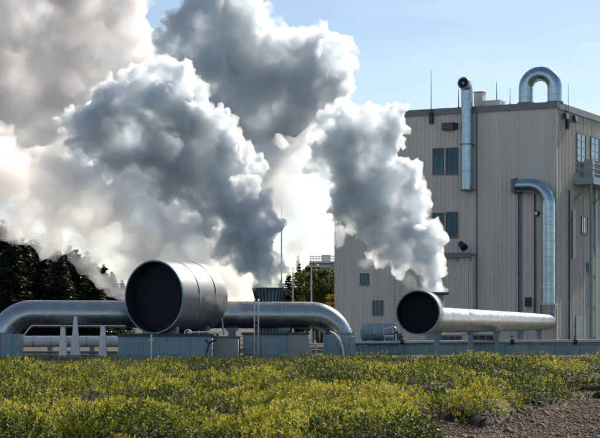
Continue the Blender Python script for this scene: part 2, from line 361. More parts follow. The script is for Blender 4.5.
# ------------------------------------------------------------------ trees
def conifer_mesh(h, r, seed, nq=9500):
    rs = np.random.default_rng(seed); Ps, Ns = [], []
    lv = int(h/.33)
    for i in range(lv):
        z = h*.10+(h*.9)*i/lv; f = (1-i/lv); R = r*(f**.8)*rs.uniform(.75, 1.12)+.12
        nb = int(5+7*f)
        for b in range(nb):
            a = rs.uniform(0, 6.283); Rb = R*rs.uniform(.65, 1.1); m = max(5, int(nq/lv/nb*(.5+f)))
            t = rs.random(m)**.7; dx = t*Rb
            wd = (.10+.16*Rb)*(1-t*.7)*rs.normal(0, 1, m)
            x = np.cos(a)*dx-np.sin(a)*wd; y = np.sin(a)*dx+np.cos(a)*wd
            zz = z-.28*dx+.10*dx*dx/max(R, .3)+rs.normal(0, .05, m)-.1*np.abs(wd)
            Ps.append(np.stack([x, y, zz], 1)); Ns.append(np.stack([np.cos(a)*.3+0*t, np.sin(a)*.3+0*t, 1+0*t], 1)+rs.normal(0, .5, (m, 3)))
    m = 60; Ps.append(np.stack([rs.normal(0, .06, m), rs.normal(0, .06, m), h*rs.uniform(.92, 1.03, m)], 1)); Ns.append(rs.normal(0, 1, (m, 3)))
    P = np.concatenate(Ps); Nn = np.concatenate(Ns); n = len(P); L = rs.uniform(.08, .20, n)
    V, Fc = quads(P, Nn, L, L*.42, rs, -.2)
    return numpy_mesh('crown', V, Fc, rs.random(n))
def broad_mesh(h, r, seed, nq=7000, limbs=None):
    rs = np.random.default_rng(seed); Ps, Ns = [], []; nc = 46
    for i in range(nc):
        a = rs.uniform(0, 6.283); t = rs.random(); z = h*(.28+.66*t); R = r*math.sin(math.pi*(.12+.80*t))**.7
        c = np.array([math.cos(a)*R*rs.uniform(.3, 1), math.sin(a)*R*rs.uniform(.3, 1), z]); cr = rs.uniform(.28, .62)*r*.42+.12
        if limbs is not None: limbs.append(c)
        m = int(nq/nc); d = rs.normal(size=(m, 3)); d /= np.linalg.norm(d, axis=1, keepdims=True); rad = cr*rs.random(m)**.35
        d2 = d*rad[:, None]*np.array([1.1, 1.1, .8]); Ps.append(c+d2); Ns.append(d+rs.normal(0, .6, (m, 3)))
    P = np.concatenate(Ps); n = len(P); L = rs.uniform(.05, .12, n)
    V, Fc = quads(P, np.concatenate(Ns), L, L*.55, rs, .1)
    return numpy_mesh('crown', V, Fc, rs.random(n))
def trunk_mesh(h, r0, limbs=()):
    mb = MB(); path = [Vector((0.05*math.sin(k), .05*math.cos(k*2), h*k/6-.1)) for k in range(7)]
    mb.sweep(path, [r0*(1-.88*k/6) for k in range(7)], 10)
    for c in limbs:
        c = Vector(c.tolist()) if hasattr(c, 'tolist') else Vector(c); z0 = max(.2*h, c.z-.6*Vector((c.x, c.y)).length-.2)
        mb.sweep([Vector((0, 0, z0)), Vector((c.x*.5, c.y*.5, (z0+c.z)/2+.05)), c], [r0*.35, r0*.2, .015], 6, False)
    me = bpy.data.meshes.new('trunk'); me.from_pydata([v[:] for v in mb.v], [], mb.f); me.polygons.foreach_set('use_smooth', mb.sm); me.update(); return me
def tree_proto(kind, seed):
    if kind == 'con':
        c = conifer_mesh(9, 1.9, seed); t = trunk_mesh(8.6, .16); m = M_needle
    elif kind == 'thin':
        c = conifer_mesh(9, 1.1, seed, 3600); t = trunk_mesh(8.8, .12); m = M_needle
    else:
        lm = []; c = broad_mesh(6.5, 1.9, seed, limbs=lm); t = trunk_mesh(5.2, .15, lm[::2]); m = M_green if kind == 'broad' else M_yel
    c.materials.append(m); t.materials.append(M_bark); return c, t
PROTO = {'con0': tree_proto('con', 1), 'con1': tree_proto('con', 2), 'con2': tree_proto('con', 7), 'thin0': tree_proto('thin', 3),
         'broad0': tree_proto('broad', 4), 'broad1': tree_proto('broad', 5), 'yel': tree_proto('yel', 6)}
TH = {'c': 9.2, 't': 9.2, 'b': 6.3, 'y': 6.3}
def tree(kind, px, top, Y, label, group, wide=1.0, rz=0):
    name = {'c': 'conifer_tree', 't': 'spruce_tree', 'b': 'broadleaf_tree', 'y': 'autumn_tree'}[kind[0]]
    s = (zof(top, Y)-GZ)/TH[kind[0]]
    e = empty(name, (xof(px, Y), Y, GZ-.05), label, 'tree', group); e.scale = (s*wide, s*wide, s); e.rotation_euler = (0, 0, rz)
    for nm, me in zip(('crown', 'trunk'), PROTO[kind]):
        o = bpy.data.objects.new(nm, me); COL.objects.link(o); o.parent = e
rr = random.Random(8)
LEFT = [(-14, 230, 150), (3, 220, 156), (12, 232, 146), (22, 238, 152), (31, 240, 163), (41, 247, 150), (51, 243, 160), (60, 250, 148),
        (69, 246, 158), (78, 254, 152), (87, 252, 162), (95, 262, 149), (104, 264, 158), (113, 274, 152), (-3, 234, 168), (17, 240, 170), (26, 243, 172), (36, 240, 176), (46, 248, 170), (56, 246, 177), (66, 254, 172), (76, 250, 176), (90, 262, 172), (100, 268, 176), (112, 272, 170), (8, 236, 182), (-24, 232, 160), (122, 280, 160)]
for i, (px, tp, Y) in enumerate(LEFT):
    where = 'dark conifer standing in the forest edge behind the left pipe, among others like it'
    lab = {1: 'tallest dark conifer at the left edge of the forest', 13: 'lowest dark conifer, beside the big round duct mouth',
           0: 'dark conifer cut by the left border of the photo'}.get(i, where)
    tree('con%d' % (i % 3), px, tp, Y, lab, 'dark conifers behind the left pipe', rr.uniform(1.5, 1.9), rr.uniform(0, 6))
CEN = [('thin0', 298, 256, 152, 'slim pointed spruce rising above the trees behind the middle vent', 1.0),
       ('con1', 289, 272, 158, 'short conifer directly left of the slim pointed spruce', 1.3), ('broad0', 307, 268, 150, 'rounded green tree just right of the slim spruce', 1.0),
       ('broad1', 318, 264, 156, 'green broadleaf tree below the pale rooftop railing', 1.1), ('broad0', 328, 266, 148, 'green broadleaf tree closest to the building corner', 1.0),
       ('yel', 334, 294, 142, 'small yellow autumn tree at the foot of the building corner', .9),
       ('con2', 281, 280, 150, 'dark conifer close behind the middle steam vent', 1.2)]
for k, px, tp, Y, lab, wd in CEN: tree(k, px, tp, Y, lab, None, wd, px)
for i, (px, tp, Y) in enumerate(((312, 284, 160), (322, 286, 163), (303, 288, 162), (294, 290, 164), (332, 284, 166))):
    tree('broad%d' % (i % 2), px, tp, Y, 'low green tree in the back row between spruce and building, one of several alike', 'low back row of green trees', 1.35, i*2)

# distant pale rooftop above the trees
Y = 205; db = empty('distant_building', (xof(323, Y), Y, GZ), 'distant pale building whose railed roof shows above the green trees', 'building')
m = MB(); m.box(xof(311, Y), xof(345, Y), Y, Y+10, GZ, zof(263, Y)); m.build('wall', M_far, db)
m = MB(); m.box(xof(309.5, Y), xof(346, Y), Y-.5, Y+10.5, zof(263, Y)+.003, zof(261.3, Y)); m.build('roof', M_white, db)
m = MB()
for k in range(14): m.cyl((xof(310.5, Y)+k*.32, Y-.3, zof(261.3, Y)), (xof(310.5, Y)+k*.32, Y-.3, zof(256.5, Y)), .045, seg=6)
for q in (259, 256.5): m.cyl((xof(310, Y), Y-.3, zof(q, Y)), (xof(346, Y), Y-.3, zof(q, Y)), .05, seg=6)
m.build('railing', M_white, db)
m = MB(); m.box(xof(322, Y), xof(331, Y), Y+1, Y+3, zof(261.2, Y), zof(254.5, Y)); m.build('roof_hut', M_far, db)

# slim poles
def pole(px, top, Y, r, m_, label, name='pole', cat='pole', top_r=None):
    e = empty(name, (xof(px, Y), Y, GZ), label, cat)
    a = Vector((xof(px, Y), Y, GZ)); b = Vector((xof(px, Y), Y, zof(top, Y)))
    k = MB(); k.cyl(a, b, r, top_r or r*.6, 10); k.build('shaft', m_, e)
    k = MB(); k.cyl(a-Vector((0, 0, .05)), a+Vector((0, 0, .12)), r*2.4, seg=12); k.build('base', M_conc2, e)
    return e, b
e, b = pole(293, 269, 126, .075, M_white, 'shorter white pole in front of the slim spruce')
k = MB(); k.cyl(b, b+Vector((0, 0, .12)), .11, seg=10); k.build('cap', M_white, e)
e, b = pole(311.5, 266, 124, .085, M_white, 'white pole with crossbar in front of the green trees')
k = MB(); k.box(b.x-.35, b.x+1.3, b.y-.05, b.y+.05, b.z-.07, b.z+.02); k.build('crossbar', M_white, e)
e, b = pole(281.5, 178, 128, .07, M_galv, 'tall thin lightning mast rising out of the middle steam', 'lightning_mast', 'mast', .022)

# ------------------------------------------------------------------ building
P0 = Vector((xof(556, 122.7), 122.7, 0)); E1 = Vector((-.8906, .4548, 0)).normalized(); N1 = Vector((-E1.y, E1.x, 0))
if N1.y > 0: N1 = -N1
E2 = -N1; N2 = -E1
ZT = zof(104, 122.7); WL = 16.8; WD = 17.0
def FW(u, d, z): return P0+E1*u+N1*d+Vector((0, 0, z))
def RW(v, d, z): return P0+E2*v+N2*d+Vector((0, 0, z))
def hitw(px, py, E):
    s = (px-300)/F; u = (s*P0.y-P0.x)/(E.x-s*E.y); Y = P0.y+E.y*u
    return u, zof(py, Y)
def fr(px, py): return hitw(px, py, E1)
def rt(px, py): return hitw(px, py, E2)
def wbox(mb, W, a0, a1, d0, d1, z0, z1):
    p = W(a0, d0, z0); mb.obox(p, W(a1, d0, z0)-p, W(a0, d1, z0)-p, Vector((0, 0, z1-z0)))
bd = empty('plant_building', FW(0, 0, GZ), 'tall beige ribbed metal plant building with small dark windows', 'building')
def siding(W, L, z0, z1, pitch=.305, dep=.035, name='wall', skip=()):
    k = MB(); prof = []; u = 0
    while u < L:
        for du, d in ((0, 0), (pitch*.66, 0), (pitch*.72, dep), (pitch*.93, dep)):
            if u+du < L: prof.append((u+du, d))
        u += pitch
    prof.append((L, 0)); n = len(prof); vs = [W(a, d, z0) for a, d in prof]+[W(a, d, z1) for a, d in prof]
    fs = [(i, i+1, n+i+1, n+i) for i in range(n-1)]; k.add(vs, fs)
    return k.build(name, M_side, bd)
siding(FW, WL, GZ-.2, ZT); siding(RW, WD, GZ-.2, ZT)
k = MB(); wbox(k, FW, 0, WL, -.02, -WD, GZ-.2, ZT-.05); k.build('core', M_side, bd)
k = MB(); wbox(k, FW, -.1, WL+.1, .10, -WD-.1, ZT+.002, ZT+.12); k.build('roof', M_roof, bd)
k = MB(); wbox(k, FW, -.13, WL+.1, .06, .14, ZT-.28, ZT+.16); k.build('parapet_trim', M_trim, bd)
k = MB(); wbox(k, RW, -.055, WD+.1, .06, .14, ZT-.28, ZT+.16); k.build('parapet_trim', M_trim, bd)
k = MB(); wbox(k, FW, -.075, .02, -.02, .055, GZ, ZT-.29); k.build('corner_trim', M_side, bd)
for px in (477, 521.5):                      # vertical joints
    u, _ = fr(px, 200); k = MB(); wbox(k, FW, u-.06, u+.06, .0, .07, GZ, ZT-.30 if px < 500 else fr(521, 190)[1]); k.build('joint_strip', M_trim, bd)
# windows
def window(W, hit, x0, x1, y0, y1, cols=2, rows=2, gl=None, prot=.0):
    a0, zt = hit(x0, y0); a1, zb = hit(x1, y1); a0, a1 = min(a0, a1), max(a0, a1); t = .07
    k = MB(); fz0, fz1 = zb, zt
    wbox(k, W, a0, a1, 0, .10+prot, zt-t, zt); wbox(k, W, a0, a1, 0, .10+prot, zb, zb+t)
    wbox(k, W, a0, a0+t, 0, .10+prot, zb+t, zt-t); wbox(k, W, a1-t, a1, 0, .10+prot, zb+t, zt-t)
    o = k.build('window', M_frame, bd)
    k = MB(); wbox(k, W, a0+t, a1-t, .037, .06, zb+t, zt-t); k.build('pane', gl or M_glass, o)
    k = MB()
    for c in range(1, cols): a = a0+(a1-a0)*c/cols; wbox(k, W, a-.02, a+.02, .061, .085, zb+t, zt-t)
    for r in range(1, rows): z = zb+(zt-zb)*r/rows; wbox(k, W, a0+t, a1-t, .062, .083, z-.02, z+.02)
    k.build('mullion', M_frame, o)
    k = MB(); wbox(k, W, a0-.06, a1+.06, 0, .16+prot, zb-.07, zb-.003); k.build('sill', M_trim, o)
for r_ in ((433, 444, 148.5, 173.5), (446.3, 458, 148, 173.5), (433, 444, 213, 237), (446.3, 458, 212, 236.5)): window(FW, fr, *r_, 2, 3)
window(FW, fr, 360.5, 369, 273.5, 284, 2, 2); window(FW, fr, 373, 383, 300.5, 314, 2, 2)
window(RW, rt, 576, 585, 132, 172, 2, 5, M_glassb); window(RW, rt, 590, 598.5, 136, 174, 2, 5, M_glassb); window(RW, rt, 580.5, 586.5, 216, 234, 3, 1, M_glassb)
# ledge with floodlight, lower left
u0, z0 = fr(477, 254); u1, _ = fr(447, 254)
k = MB(); wbox(k, FW, u0, u1, .04, 1.0, z0-.12, z0); wbox(k, FW, u0, u1, 1.003, 1.06, z0-.25, z0+.08)
o = k.build('canopy', M_trim, bd)
for a in (u0+.15, (u0+u1)/2, u1-.15):
    k = MB(); k.cyl(FW(a, .74, z0-.55), FW(a, .97, z0-.13), .03, seg=8); k.build('bracket', M_trim, o)
k = MB(); n_ = 14
for i in range(n_):
    a_ = u0+.06+(u1-u0-.12)*i/n_; w_ = (u1-u0-.12)/n_; wbox(k, FW, a_, a_+w_*.8, .0, .72, GZ, z0-.13); wbox(k, FW, a_+w_*.8+.001, a_+w_-.001, .0, .69, GZ, z0-.135)
k.build('annex_wall', M_side, bd)
# balcony on the right-hand side
v0, zb = rt(572, 184); v1 = WD-1.5; zf = rt(572, 179)[1]
k = MB(); wbox(k, RW, v0, v1, .04, 1.5, zf-.30, zf); bal = k.build('balcony', M_steel, bd)
k = MB(); wbox(k, RW, v0-.01, v1, 1.503, 1.58, zf-.38, zf+.10); wbox(k, RW, v0-.06, v0-.012, .04, 1.58, zf-.38, zf+.10); k.build('edge_beam', M_steel, bal)
k = MB(); n = int((v1-v0)/.85)
for i in range(n+1):
    v = v0+.02+i*(v1-v0-.04)/n; k.cyl(RW(v, 1.45, zf), RW(v, 1.45, zf+1.12), .03, seg=8)
for d in (.5, 1.0): k.cyl(RW(v0+.02, d, zf), RW(v0+.02, d, zf+1.12), .03, seg=8)
for h in (.35, .72, 1.1):
    k.cyl(RW(v0+.02, 1.45, zf+h), RW(v1, 1.45, zf+h), .025, seg=8); k.cyl(RW(v0+.02, .05, zf+h), RW(v0+.02, 1.45, zf+h), .025, seg=8)
k.build('railing', M_steel, bal)
for v in (v0+.25, v0+4.6, v0+9):
    k = MB(); k.cyl(RW(v, 1.3, GZ), RW(v, 1.3, zf-.31), .09, seg=12); k.build('post', M_steel, bal)
    k = MB(); k.cyl(RW(v, .05, zf-1.5), RW(v, 1.2, zf-.35), .045, seg=8); k.build('brace', M_steel, bal)
for v in (v0+1.6, v0+3.3):                   # equipment on the balcony
    k = MB(); wbox(k, RW, v, v+.55, .35, .95, zf+.003, zf+1.5); cb = k.build('balcony_cabinet', M_conc2, bal)
    k = MB(); wbox(k, RW, v+.06, v+.49, .952, .97, zf+.15, zf+.7); wbox(k, RW, v+.06, v+.49, .952, .97, zf+.8, zf+1.35); k.build('door', M_steel, cb)
# doors at the foot of the right side
va, za = rt(575, 300); k = MB(); wbox(k, RW, va, va+1.3, .036, .09, GZ, GZ+2.3); dr = k.build('door', M_steel, bd)
k = MB(); k.cyl(RW(va+1.1, .09, GZ+1.05), RW(va+1.1, .16, GZ+1.05), .03, seg=8); k.build('handle', M_galv, dr)

# downpipes
def downpipe(W, hit, px, y0, y1, r, m_, label, cl=True, name='downpipe'):
    a, zt = hit(px, y0); _, zb = hit(px, y1); zb = max(zb, GZ)
    e = empty(name, W(a, 0, zb), label, 'pipe')
    k = MB(); k.cyl(W(a, .08+r, zb), W(a, .08+r, zt), r, seg=12); k.build('tube', m_, e)
    z = zb+.5
    while z < zt-.2:
        k = MB(); wbox(k, W, a-r-.03, a+r+.03, .02, .08+r, z, z+.06); k.build('clamp', M_trim, e); z += 2.2
    return e
downpipe(FW, fr, 519.3, 184, 345, .045, M_dsteel, 'thin dark pipe running down the wall under the flange of the curved duct')
downpipe(FW, fr, 535.5, 190, 316, .05, M_dsteel, 'thin dark conduit on the wall inside the curved duct, passing a round lamp')
downpipe(RW, rt, 567.5, 190, 345, .055, M_dsteel, 'long thin dark pipe on the right-hand wall beside the corner')
downpipe(RW, rt, 570.8, 210, 259, .12, M_galv, 'short thick pale pipe on the right-hand wall beside the slatted window')
downpipe(RW, rt, 593.5, 186, 345, .09, M_galv, 'pale pipe on the right-hand wall nearest the frame edge, below the balcony')
# round wall lamp
a, z = fr(537.5, 213.5); e = empty('round_wall_lamp', FW(a, 0, z), 'round dark wall lamp inside the bend of the curved duct', 'lamp')
k = MB(); k.cyl(FW(a, .04, z), FW(a, .30, z), .20, .17, 20); k.build('housing', M_dsteel, e)
k = MB(); k.cyl(FW(a, .301, z), FW(a, .33, z), .13, .11, 20); k.build('lens', M_white, e)
a, z = fr(529, 302); e = empty('hose_box', FW(a, 0, z), 'small dark red box on the wall near the foot of the curved duct', 'box')
k = MB(); wbox(k, FW, a-.20, a+.20, .037, .30, z-.32, z+.32); k.build('case', M_rust, e)
k = MB(); wbox(k, FW, a-.14, a+.14, .302, .33, z-.25, z+.25); k.build('lid', M_dsteel, e)
a, z = rt(587.5, 267); e = empty('junction_box', RW(a, 0, z), 'small grey junction box on the right-hand wall with thin conduit', 'box')
k = MB(); wbox(k, RW, a-.35, a+.35, .037, .26, z-.3, z+.3); k.build('case', M_steel, e)
k = MB(); k.cyl(RW(a, .1, z-.31), RW(a, .1, z-3), .025, seg=8); k.build('conduit', M_steel, e)
# louvre box left
a0, zt = fr(444, 123.5); a1, zb = fr(457.5, 130); a0, a1 = min(a0, a1), max(a0, a1)
e = empty('louvre_vent', FW(a0, 0, zb), 'black louvred vent box high on the wall above the window pair', 'vent')
k = MB(); wbox(k, FW, a0+.12, a1, .037, .42, zb, zt); k.build('housing', M_dsteel, e)
k = MB()
for i in range(4): z = zb+.05+i*(zt-zb-.08)/4; wbox(k, FW, a0+.17, a1-.05, .421, .46, z, z+.035)
k.build('louvre', M_trim, e)
k = MB(); wbox(k, FW, a0-.05, a0+.09, .037, .3, zb+.05, zt-.02); k.build('side_bracket', M_dsteel, e)
# floodlights
def flood(W, hit, px, py, label, s=1.0):
    a, z = hit(px, py); e = empty('floodlight', W(a, 0, z), label, 'floodlight')
    k = MB(); k.cyl(W(a, .04, z), W(a, .30, z), .04, seg=8); wbox(k, W, a-.05, a+.05, .04, .08, z-.2, z+.2); k.build('bracket', M_trim, e)
    k = MB(); p = W(a-.26*s, .26, z-.20*s); ax = W(a+.26*s, .26, 0)-W(a-.26*s, .26, 0); nn = (W(a, 1, 0)-W(a, 0, 0))
    k.obox(p, ax, nn*.22*s+Vector((0, 0, .08*s)), Vector((0, 0, .40*s))-nn*.08*s); k.build('head', M_dsteel, e)
    return e
flood(RW, rt, 561.5, 117, 'dark floodlight nearest the corner, high on the right-hand wall'); flood(RW, rt, 570.5, 120, 'dark floodlight under the roof edge, second from the corner', 1.1)
a, z = fr(466.5, 248); e = empty('spotlight', FW(a, .7, z0), 'dark spotlight standing on the small canopy near the silver shaft', 'spotlight')
k = MB(); k.cyl(FW(a, .7, z0), FW(a, .7, z+.05), .04, seg=8); k.build('stem', M_trim, e)
k = MB(); k.cyl(FW(a+.22, .55, z+.28), FW(a-.18, .85, z-.02), .22, .27, 18); k.build('head', M_dsteel, e)
# ladder / light strip on lower left wall
a, zt = fr(396.5, 276); zb = GZ+2; e = empty('wall_ladder', FW(a, 0, zb), 'white wall ladder low on the building beside the teal tank', 'ladder')
k = MB()
for d in (-.2, .2): k.cyl(FW(a+d, .2, zb), FW(a+d, .2, zt), .035, seg=8)
k.build('rail', M_white, e); k = MB(); z = zb+.1
while z < zt: k.cyl(FW(a-.2, .2, z), FW(a+.2, .2, z), .02, seg=6); z += .28
k.build('rung', M_white, e)

# silver shaft on wall with fan on top
a0, zt = fr(475.5, 91); a1, zb = fr(463.5, 190); am = (a0+a1)/2; zc = fr(469, 85)[1]; rS = .405
e = empty('flue_pipe', FW(am, 0, zb), 'tall round silver pipe on the wall, its open top bent outward above the roof', 'duct')
pth = fillet([FW(am, .50, zb), FW(am, .50, zc), FW(am, 1.12, zc)], .46, 12)
k = MB(); k.sweep(densify(pth, .5), rS, 36); k.build('pipe', M_duct, e)
k = MB(); seams(k, pth[:3], rS, .62, .035, .010); k.build('seam', M_band, e)
k = MB(); k.cyl(FW(am, 1.10, zc), FW(am, 1.17, zc), rS+.02, seg=32); o = k.build('mouth_ring', M_steel, e)
k = MB(); k.cyl(FW(am, 1.171, zc), FW(am, 1.176, zc), rS-.07, seg=32); k.build('dark_opening', M_black, o)
k = MB(); k.cyl(FW(am, 1.177, zc), FW(am, 1.20, zc), .10, seg=16); k.build('hub', M_steel, o)
k = MB(); wbox(k, FW, am-.44, am+.44, .03, .92, fr(470, 145)[1]-.035, fr(470, 145)[1]+.035); k.build('flange', M_trim, e)
k = MB(); wbox(k, FW, am-.40, am+.40, .03, .88, zb-.10, zb-.002); k.build('end_plate', M_trim, e)
# box behind the shaft on the roof, and low hatch
a, _ = fr(477.2, 100); e = empty('roof_cabinet', FW(a, -.8, ZT+.12), 'tan metal cabinet on the roof right behind the silver shaft', 'cabinet')
k = MB(); wbox(k, FW, a-.28, a+.35, -.9, -.25, ZT+.125, fr(477, 92)[1]); k.build('case', M_side, e)
k = MB(); wbox(k, FW, a-.32, a+.39, -.94, -.21, fr(477, 92)[1]+.002, fr(477, 92)[1]+.07); k.build('lid', M_trim, e)
a, _ = fr(488.5, 105); e = empty('roof_hatch', FW(a, -1, ZT+.12), 'low pale hatch on the roof between the shaft and the thin rods', 'hatch')
k = MB(); wbox(k, FW, a-.6, a+.6, -1.6, -.5, ZT+.125, ZT+.50); k.build('curb', M_white, e)
k = MB(); wbox(k, FW, a-.66, a+.66, -1.66, -.44, ZT+.503, ZT+.60); k.build('lid', M_galv, e)
# lightning rods
for px, top, d, lab in ((432.3, 71, .2, 'tallest thin roof rod, fixed to a dark wall bracket near the left roof end'), (455.4, 88, -.6, 'thin roof rod just left of the silver shaft'),
                        (490.5, 80, -1.2, 'thin roof rod standing behind the low pale hatch'), (507, 86, -.6, 'thin roof rod left of the arched roof duct')):
    a, zt = fr(px, top); e = empty('lightning_rod', FW(a, d, ZT+.12), lab, 'rod', 'lightning rods along the roof')
    k = MB(); zb = fr(px, 124)[1] if d > 0 else ZT+.12
    k.cyl(FW(a, d, zb), FW(a, d, zt), .035, .014, 8); k.build('rod', M_dsteel, e)
    k = MB()
    if d > 0: wbox(k, FW, a-.13, a+.13, .037, .30, zb, ZT-.02)
    else: k.cyl(FW(a, d, ZT+.121), FW(a, d, ZT+.28), .10, .06, 12)
    k.build('bracket', M_dsteel, e)
a, zt = rt(565.5, 84); e = empty('lightning_rod', RW(a, .2, ZT), 'thin roof rod on the right-hand wall above the floodlights', 'rod', 'lightning rods along the roof')
k = MB(); k.cyl(RW(a, .2, ZT-1.6), RW(a, .2, zt), .035, .014, 8); k.build('rod', M_dsteel, e)
k = MB(); wbox(k, RW, a-.1, a+.1, .037, .26, ZT-1.5, ZT-.3); k.build('bracket', M_dsteel, e)

# arched roof duct
uL, _ = fr(524, 103); uR, _ = fr(551, 103); r = .50; zc = zof(79+7, 123)
pl = FW(uL, -.4, ZT+.12); prr = FW(uR, -.75, ZT+.12)
Rb = (uL-uR)/2; cz = zof(72, 123)-Rb
path = [pl]+[FW((uL+uR)/2+Rb*math.cos(t), -.575+.175*math.cos(t), cz+Rb*math.sin(t)) for t in [math.pi*i/22 for i in range(23)]]+[prr]
e = empty('arched_duct', pl, 'arched silver duct standing on the roof near the building corner', 'duct')
k = MB(); k.sweep(densify(path, .4), r, 36); k.build('pipe', M_duct, e)
k = MB(); seams(k, path, r, .52, .05, .016); k.build('seam', M_band, e)
for p in (pl, prr):
    k = MB(); k.cyl(p, p+Vector((0, 0, .14)), r+.10, seg=32); k.build('flange', M_trim, e)
# curved wall duct dropping from the wall flange to the long pipe
ua, za = fr(521, 186.5); ub, _ = fr(552.2, 250); rW = .45; dW = .80
pa = FW(ua, dW, za); pb = FW(ub, dW, za)
zend = zof(322, 121.5)
path = fillet([pa, pb, FW(ub, dW, 4.606)], 1.35, 18)
e = empty('wall_duct', FW(ub, dW, zend), 'curved silver duct bending down the wall from a flange to the long pipe', 'duct')
k = MB(); k.sweep(densify(path, .5), rW, 36); k.build('pipe', M_duct, e)
k = MB(); seams(k, path, rW, .55, .045, .013); k.build('seam', M_band, e)
k = MB(); k.cyl(FW(ua, dW, za), FW(ua+.10, dW, za), rW+.10, seg=32); wbox(k, FW, ua-.02, ua+.42, .0, dW, za-.5, za+.5); k.build('flange', M_trim, e)
for py in (230, 270, 300):
    z = fr(552, py)[1]; k = MB(); wbox(k, FW, ub-.06, ub+.06, .02, dW-rW+.02, z, z+.12); k.build('wall_bracket', M_trim, e)

# ------------------------------------------------------------------ right silencer drum and long pipe
def drum(name, label, c, az, r, L, r_in, neck, back_round=.35, lip=.014, seg=72):
    ax = Vector((math.sin(az), math.cos(az), 0)); c = Vector(c)
    e = empty(name, (c.x, c.y, GZ), label, 'duct')
    k = MB(); br = back_round
    prof = [(.0, r_in), (0, r), (L-br, r)]+[(L-br+br*math.sin(t), r-br+br*math.cos(t)) for t in [math.pi/2*i/6 for i in range(1, 7)]]+[(L, .02)]
    k.lathe(c, ax, prof, seg); k.build('drum', M_drum, e)
    k = MB(); k.lathe(c, ax, [(-.05, r_in-.005), (-.05, r+lip), (.10, r+lip), (.10, r-.01)], seg); k.build('rim', M_steel, e)
    k = MB(); k.lathe(c, ax, [(-.049, r_in-.004), (.30, r_in-.008)], seg); k.build('lit_lining', M_dsteel, e)  # front ring of the lining coloured lighter, painting light caught inside the mouth
    k = MB(); k.lathe(c, ax, [(.301, r_in-.009), (.75, r_in-.01), (.75, .02)], seg)
    k.build('inner_lining', M_black, e)
    k = MB(); up = Vector((0, 0, 1)); sx = ax.cross(up)
    for i in range(-9, 10):                   # dark bars across the mouth
        o = i/10*r_in; h = math.sqrt(max(0, r_in**2-o*o))*.995
        k.obox(c+ax*.45-sx*h+up*(o-.012), sx*2*h, up*.012, ax*.02)
    k.build('screen', M_screen, e)
    return e, ax
def saddle(p, r, parent, wdt=.34, m_=None):
    m_ = m_ or M_steel
    k = MB(); k.box(p.x-wdt/2, p.x+wdt/2, p.y-.14, p.y+.14, GZ, p.z-r-.02); k.box(p.x-wdt*.8, p.x+wdt*.8, p.y-.2, p.y+.2, p.z-r-.14, p.z-r+.03)
    k.box(p.x-wdt*.9, p.x+wdt*.9, p.y-.3, p.y+.3, GZ-.05, GZ+.12)
    return k.build('support', m_, parent)
AZR = math.radians(14.9)
cR = at(418, 312.6, 73)
eR, axR = drum('intake_drum', 'smaller round drum with black open mouth on the right', cR, AZR, .905, 1.0, .865, .55)
k = MB(); seams(k, [cR+axR*.02, cR+axR*.9], .905, .42, .05, .012, 64); k.build('seam', M_band, eR)
p0 = cR+axR*.95; p0.z = 3.31; Yend = 121.3; t = (Yend-p0.y)/axR.y; pEnd = FW(ub, dW, zend); 
axp = (Vector((pEnd.x, pEnd.y, 3.33))-p0).normalized()
eP = empty('long_pipe', (p0.x, p0.y, GZ), 'long silver pipe running back from the smaller drum to the building', 'pipe')
cE = Vector((pEnd.x, pEnd.y, 3.33)); zJ = 4.55
pts = fillet([p0, cE, Vector((cE.x, cE.y, zJ))], .60, 12)
k = MB(); dp = densify(pts, 1.0); k.sweep(dp, [.55-.03*max(0, min(1, ((p-p0).length-30)/18)) for p in dp], 48); k.build('pipe', M_clad2, eP)
k = MB(); seams(k, [p0, p0+axp*30], .55, 2.4, .05, .004, 48); k.build('seam', M_clad2, eP)
k = MB(); k.cyl((cE.x, cE.y, zJ-.05), (cE.x, cE.y, zJ+.05), .58, seg=40); k.build('flange', M_band, eP)
for i, dist in enumerate((3.6, 13.5, 23, 34, 44)):
    q = p0+axp*dist; saddle(q, .55, eP, .22)

# left big drum
AZL = math.radians(33); cL = at(154.3, 297, 86)
eL, axL = drum('wide_drum', 'largest drum with wide black open mouth, steam behind it', cL, AZL, 1.745, 4.25, 1.70, .7, .95, .02, 96)
k = MB(); seams(k, [cL, cL+axL*2.75, cL+axL*3.3], 1.745, 1.34, .07, .02, 96)
k.build('seam', M_band, eL)
sx = axL.cross(Vector((0, 0, 1)))
for t in (.5, 3.0):                          # cradle under the drum
    k = MB(); q = cL+axL*t; an = [-.62+1.24*i/16 for i in range(17)]
    pr = [q+sx*math.sin(a_)*1.75-Vector((0, 0, 1))*1.75*math.cos(a_) for a_ in an]; lo = [Vector((p.x, p.y, 2.62)) for p in pr]
    vs = [p-axL*.12 for p in pr+lo]+[p+axL*.12 for p in pr+lo]; n_ = 17; fs = []
    for i in range(16): fs += [(i, i+1, n_+i+1, n_+i), (2*n_+i+1, 2*n_+i, 3*n_+i, 3*n_+i+1), (i+1, i, 2*n_+i, 2*n_+i+1)]
    fs += [(0, n_, 3*n_, 2*n_), (n_-1, 3*n_-1, 4*n_-1, 2*n_-1)]
    k.add(vs, fs); k.build('cradle', M_steel, eL)
for s_ in (-1, 1):
    k = MB(); k.cyl(Vector((cL.x, cL.y, 2.62))+axL*3.9+sx*s_*1.3, cL+axL*3.9+sx*s_*1.0, .05, seg=8); k.build('brace', M_galv, eL)

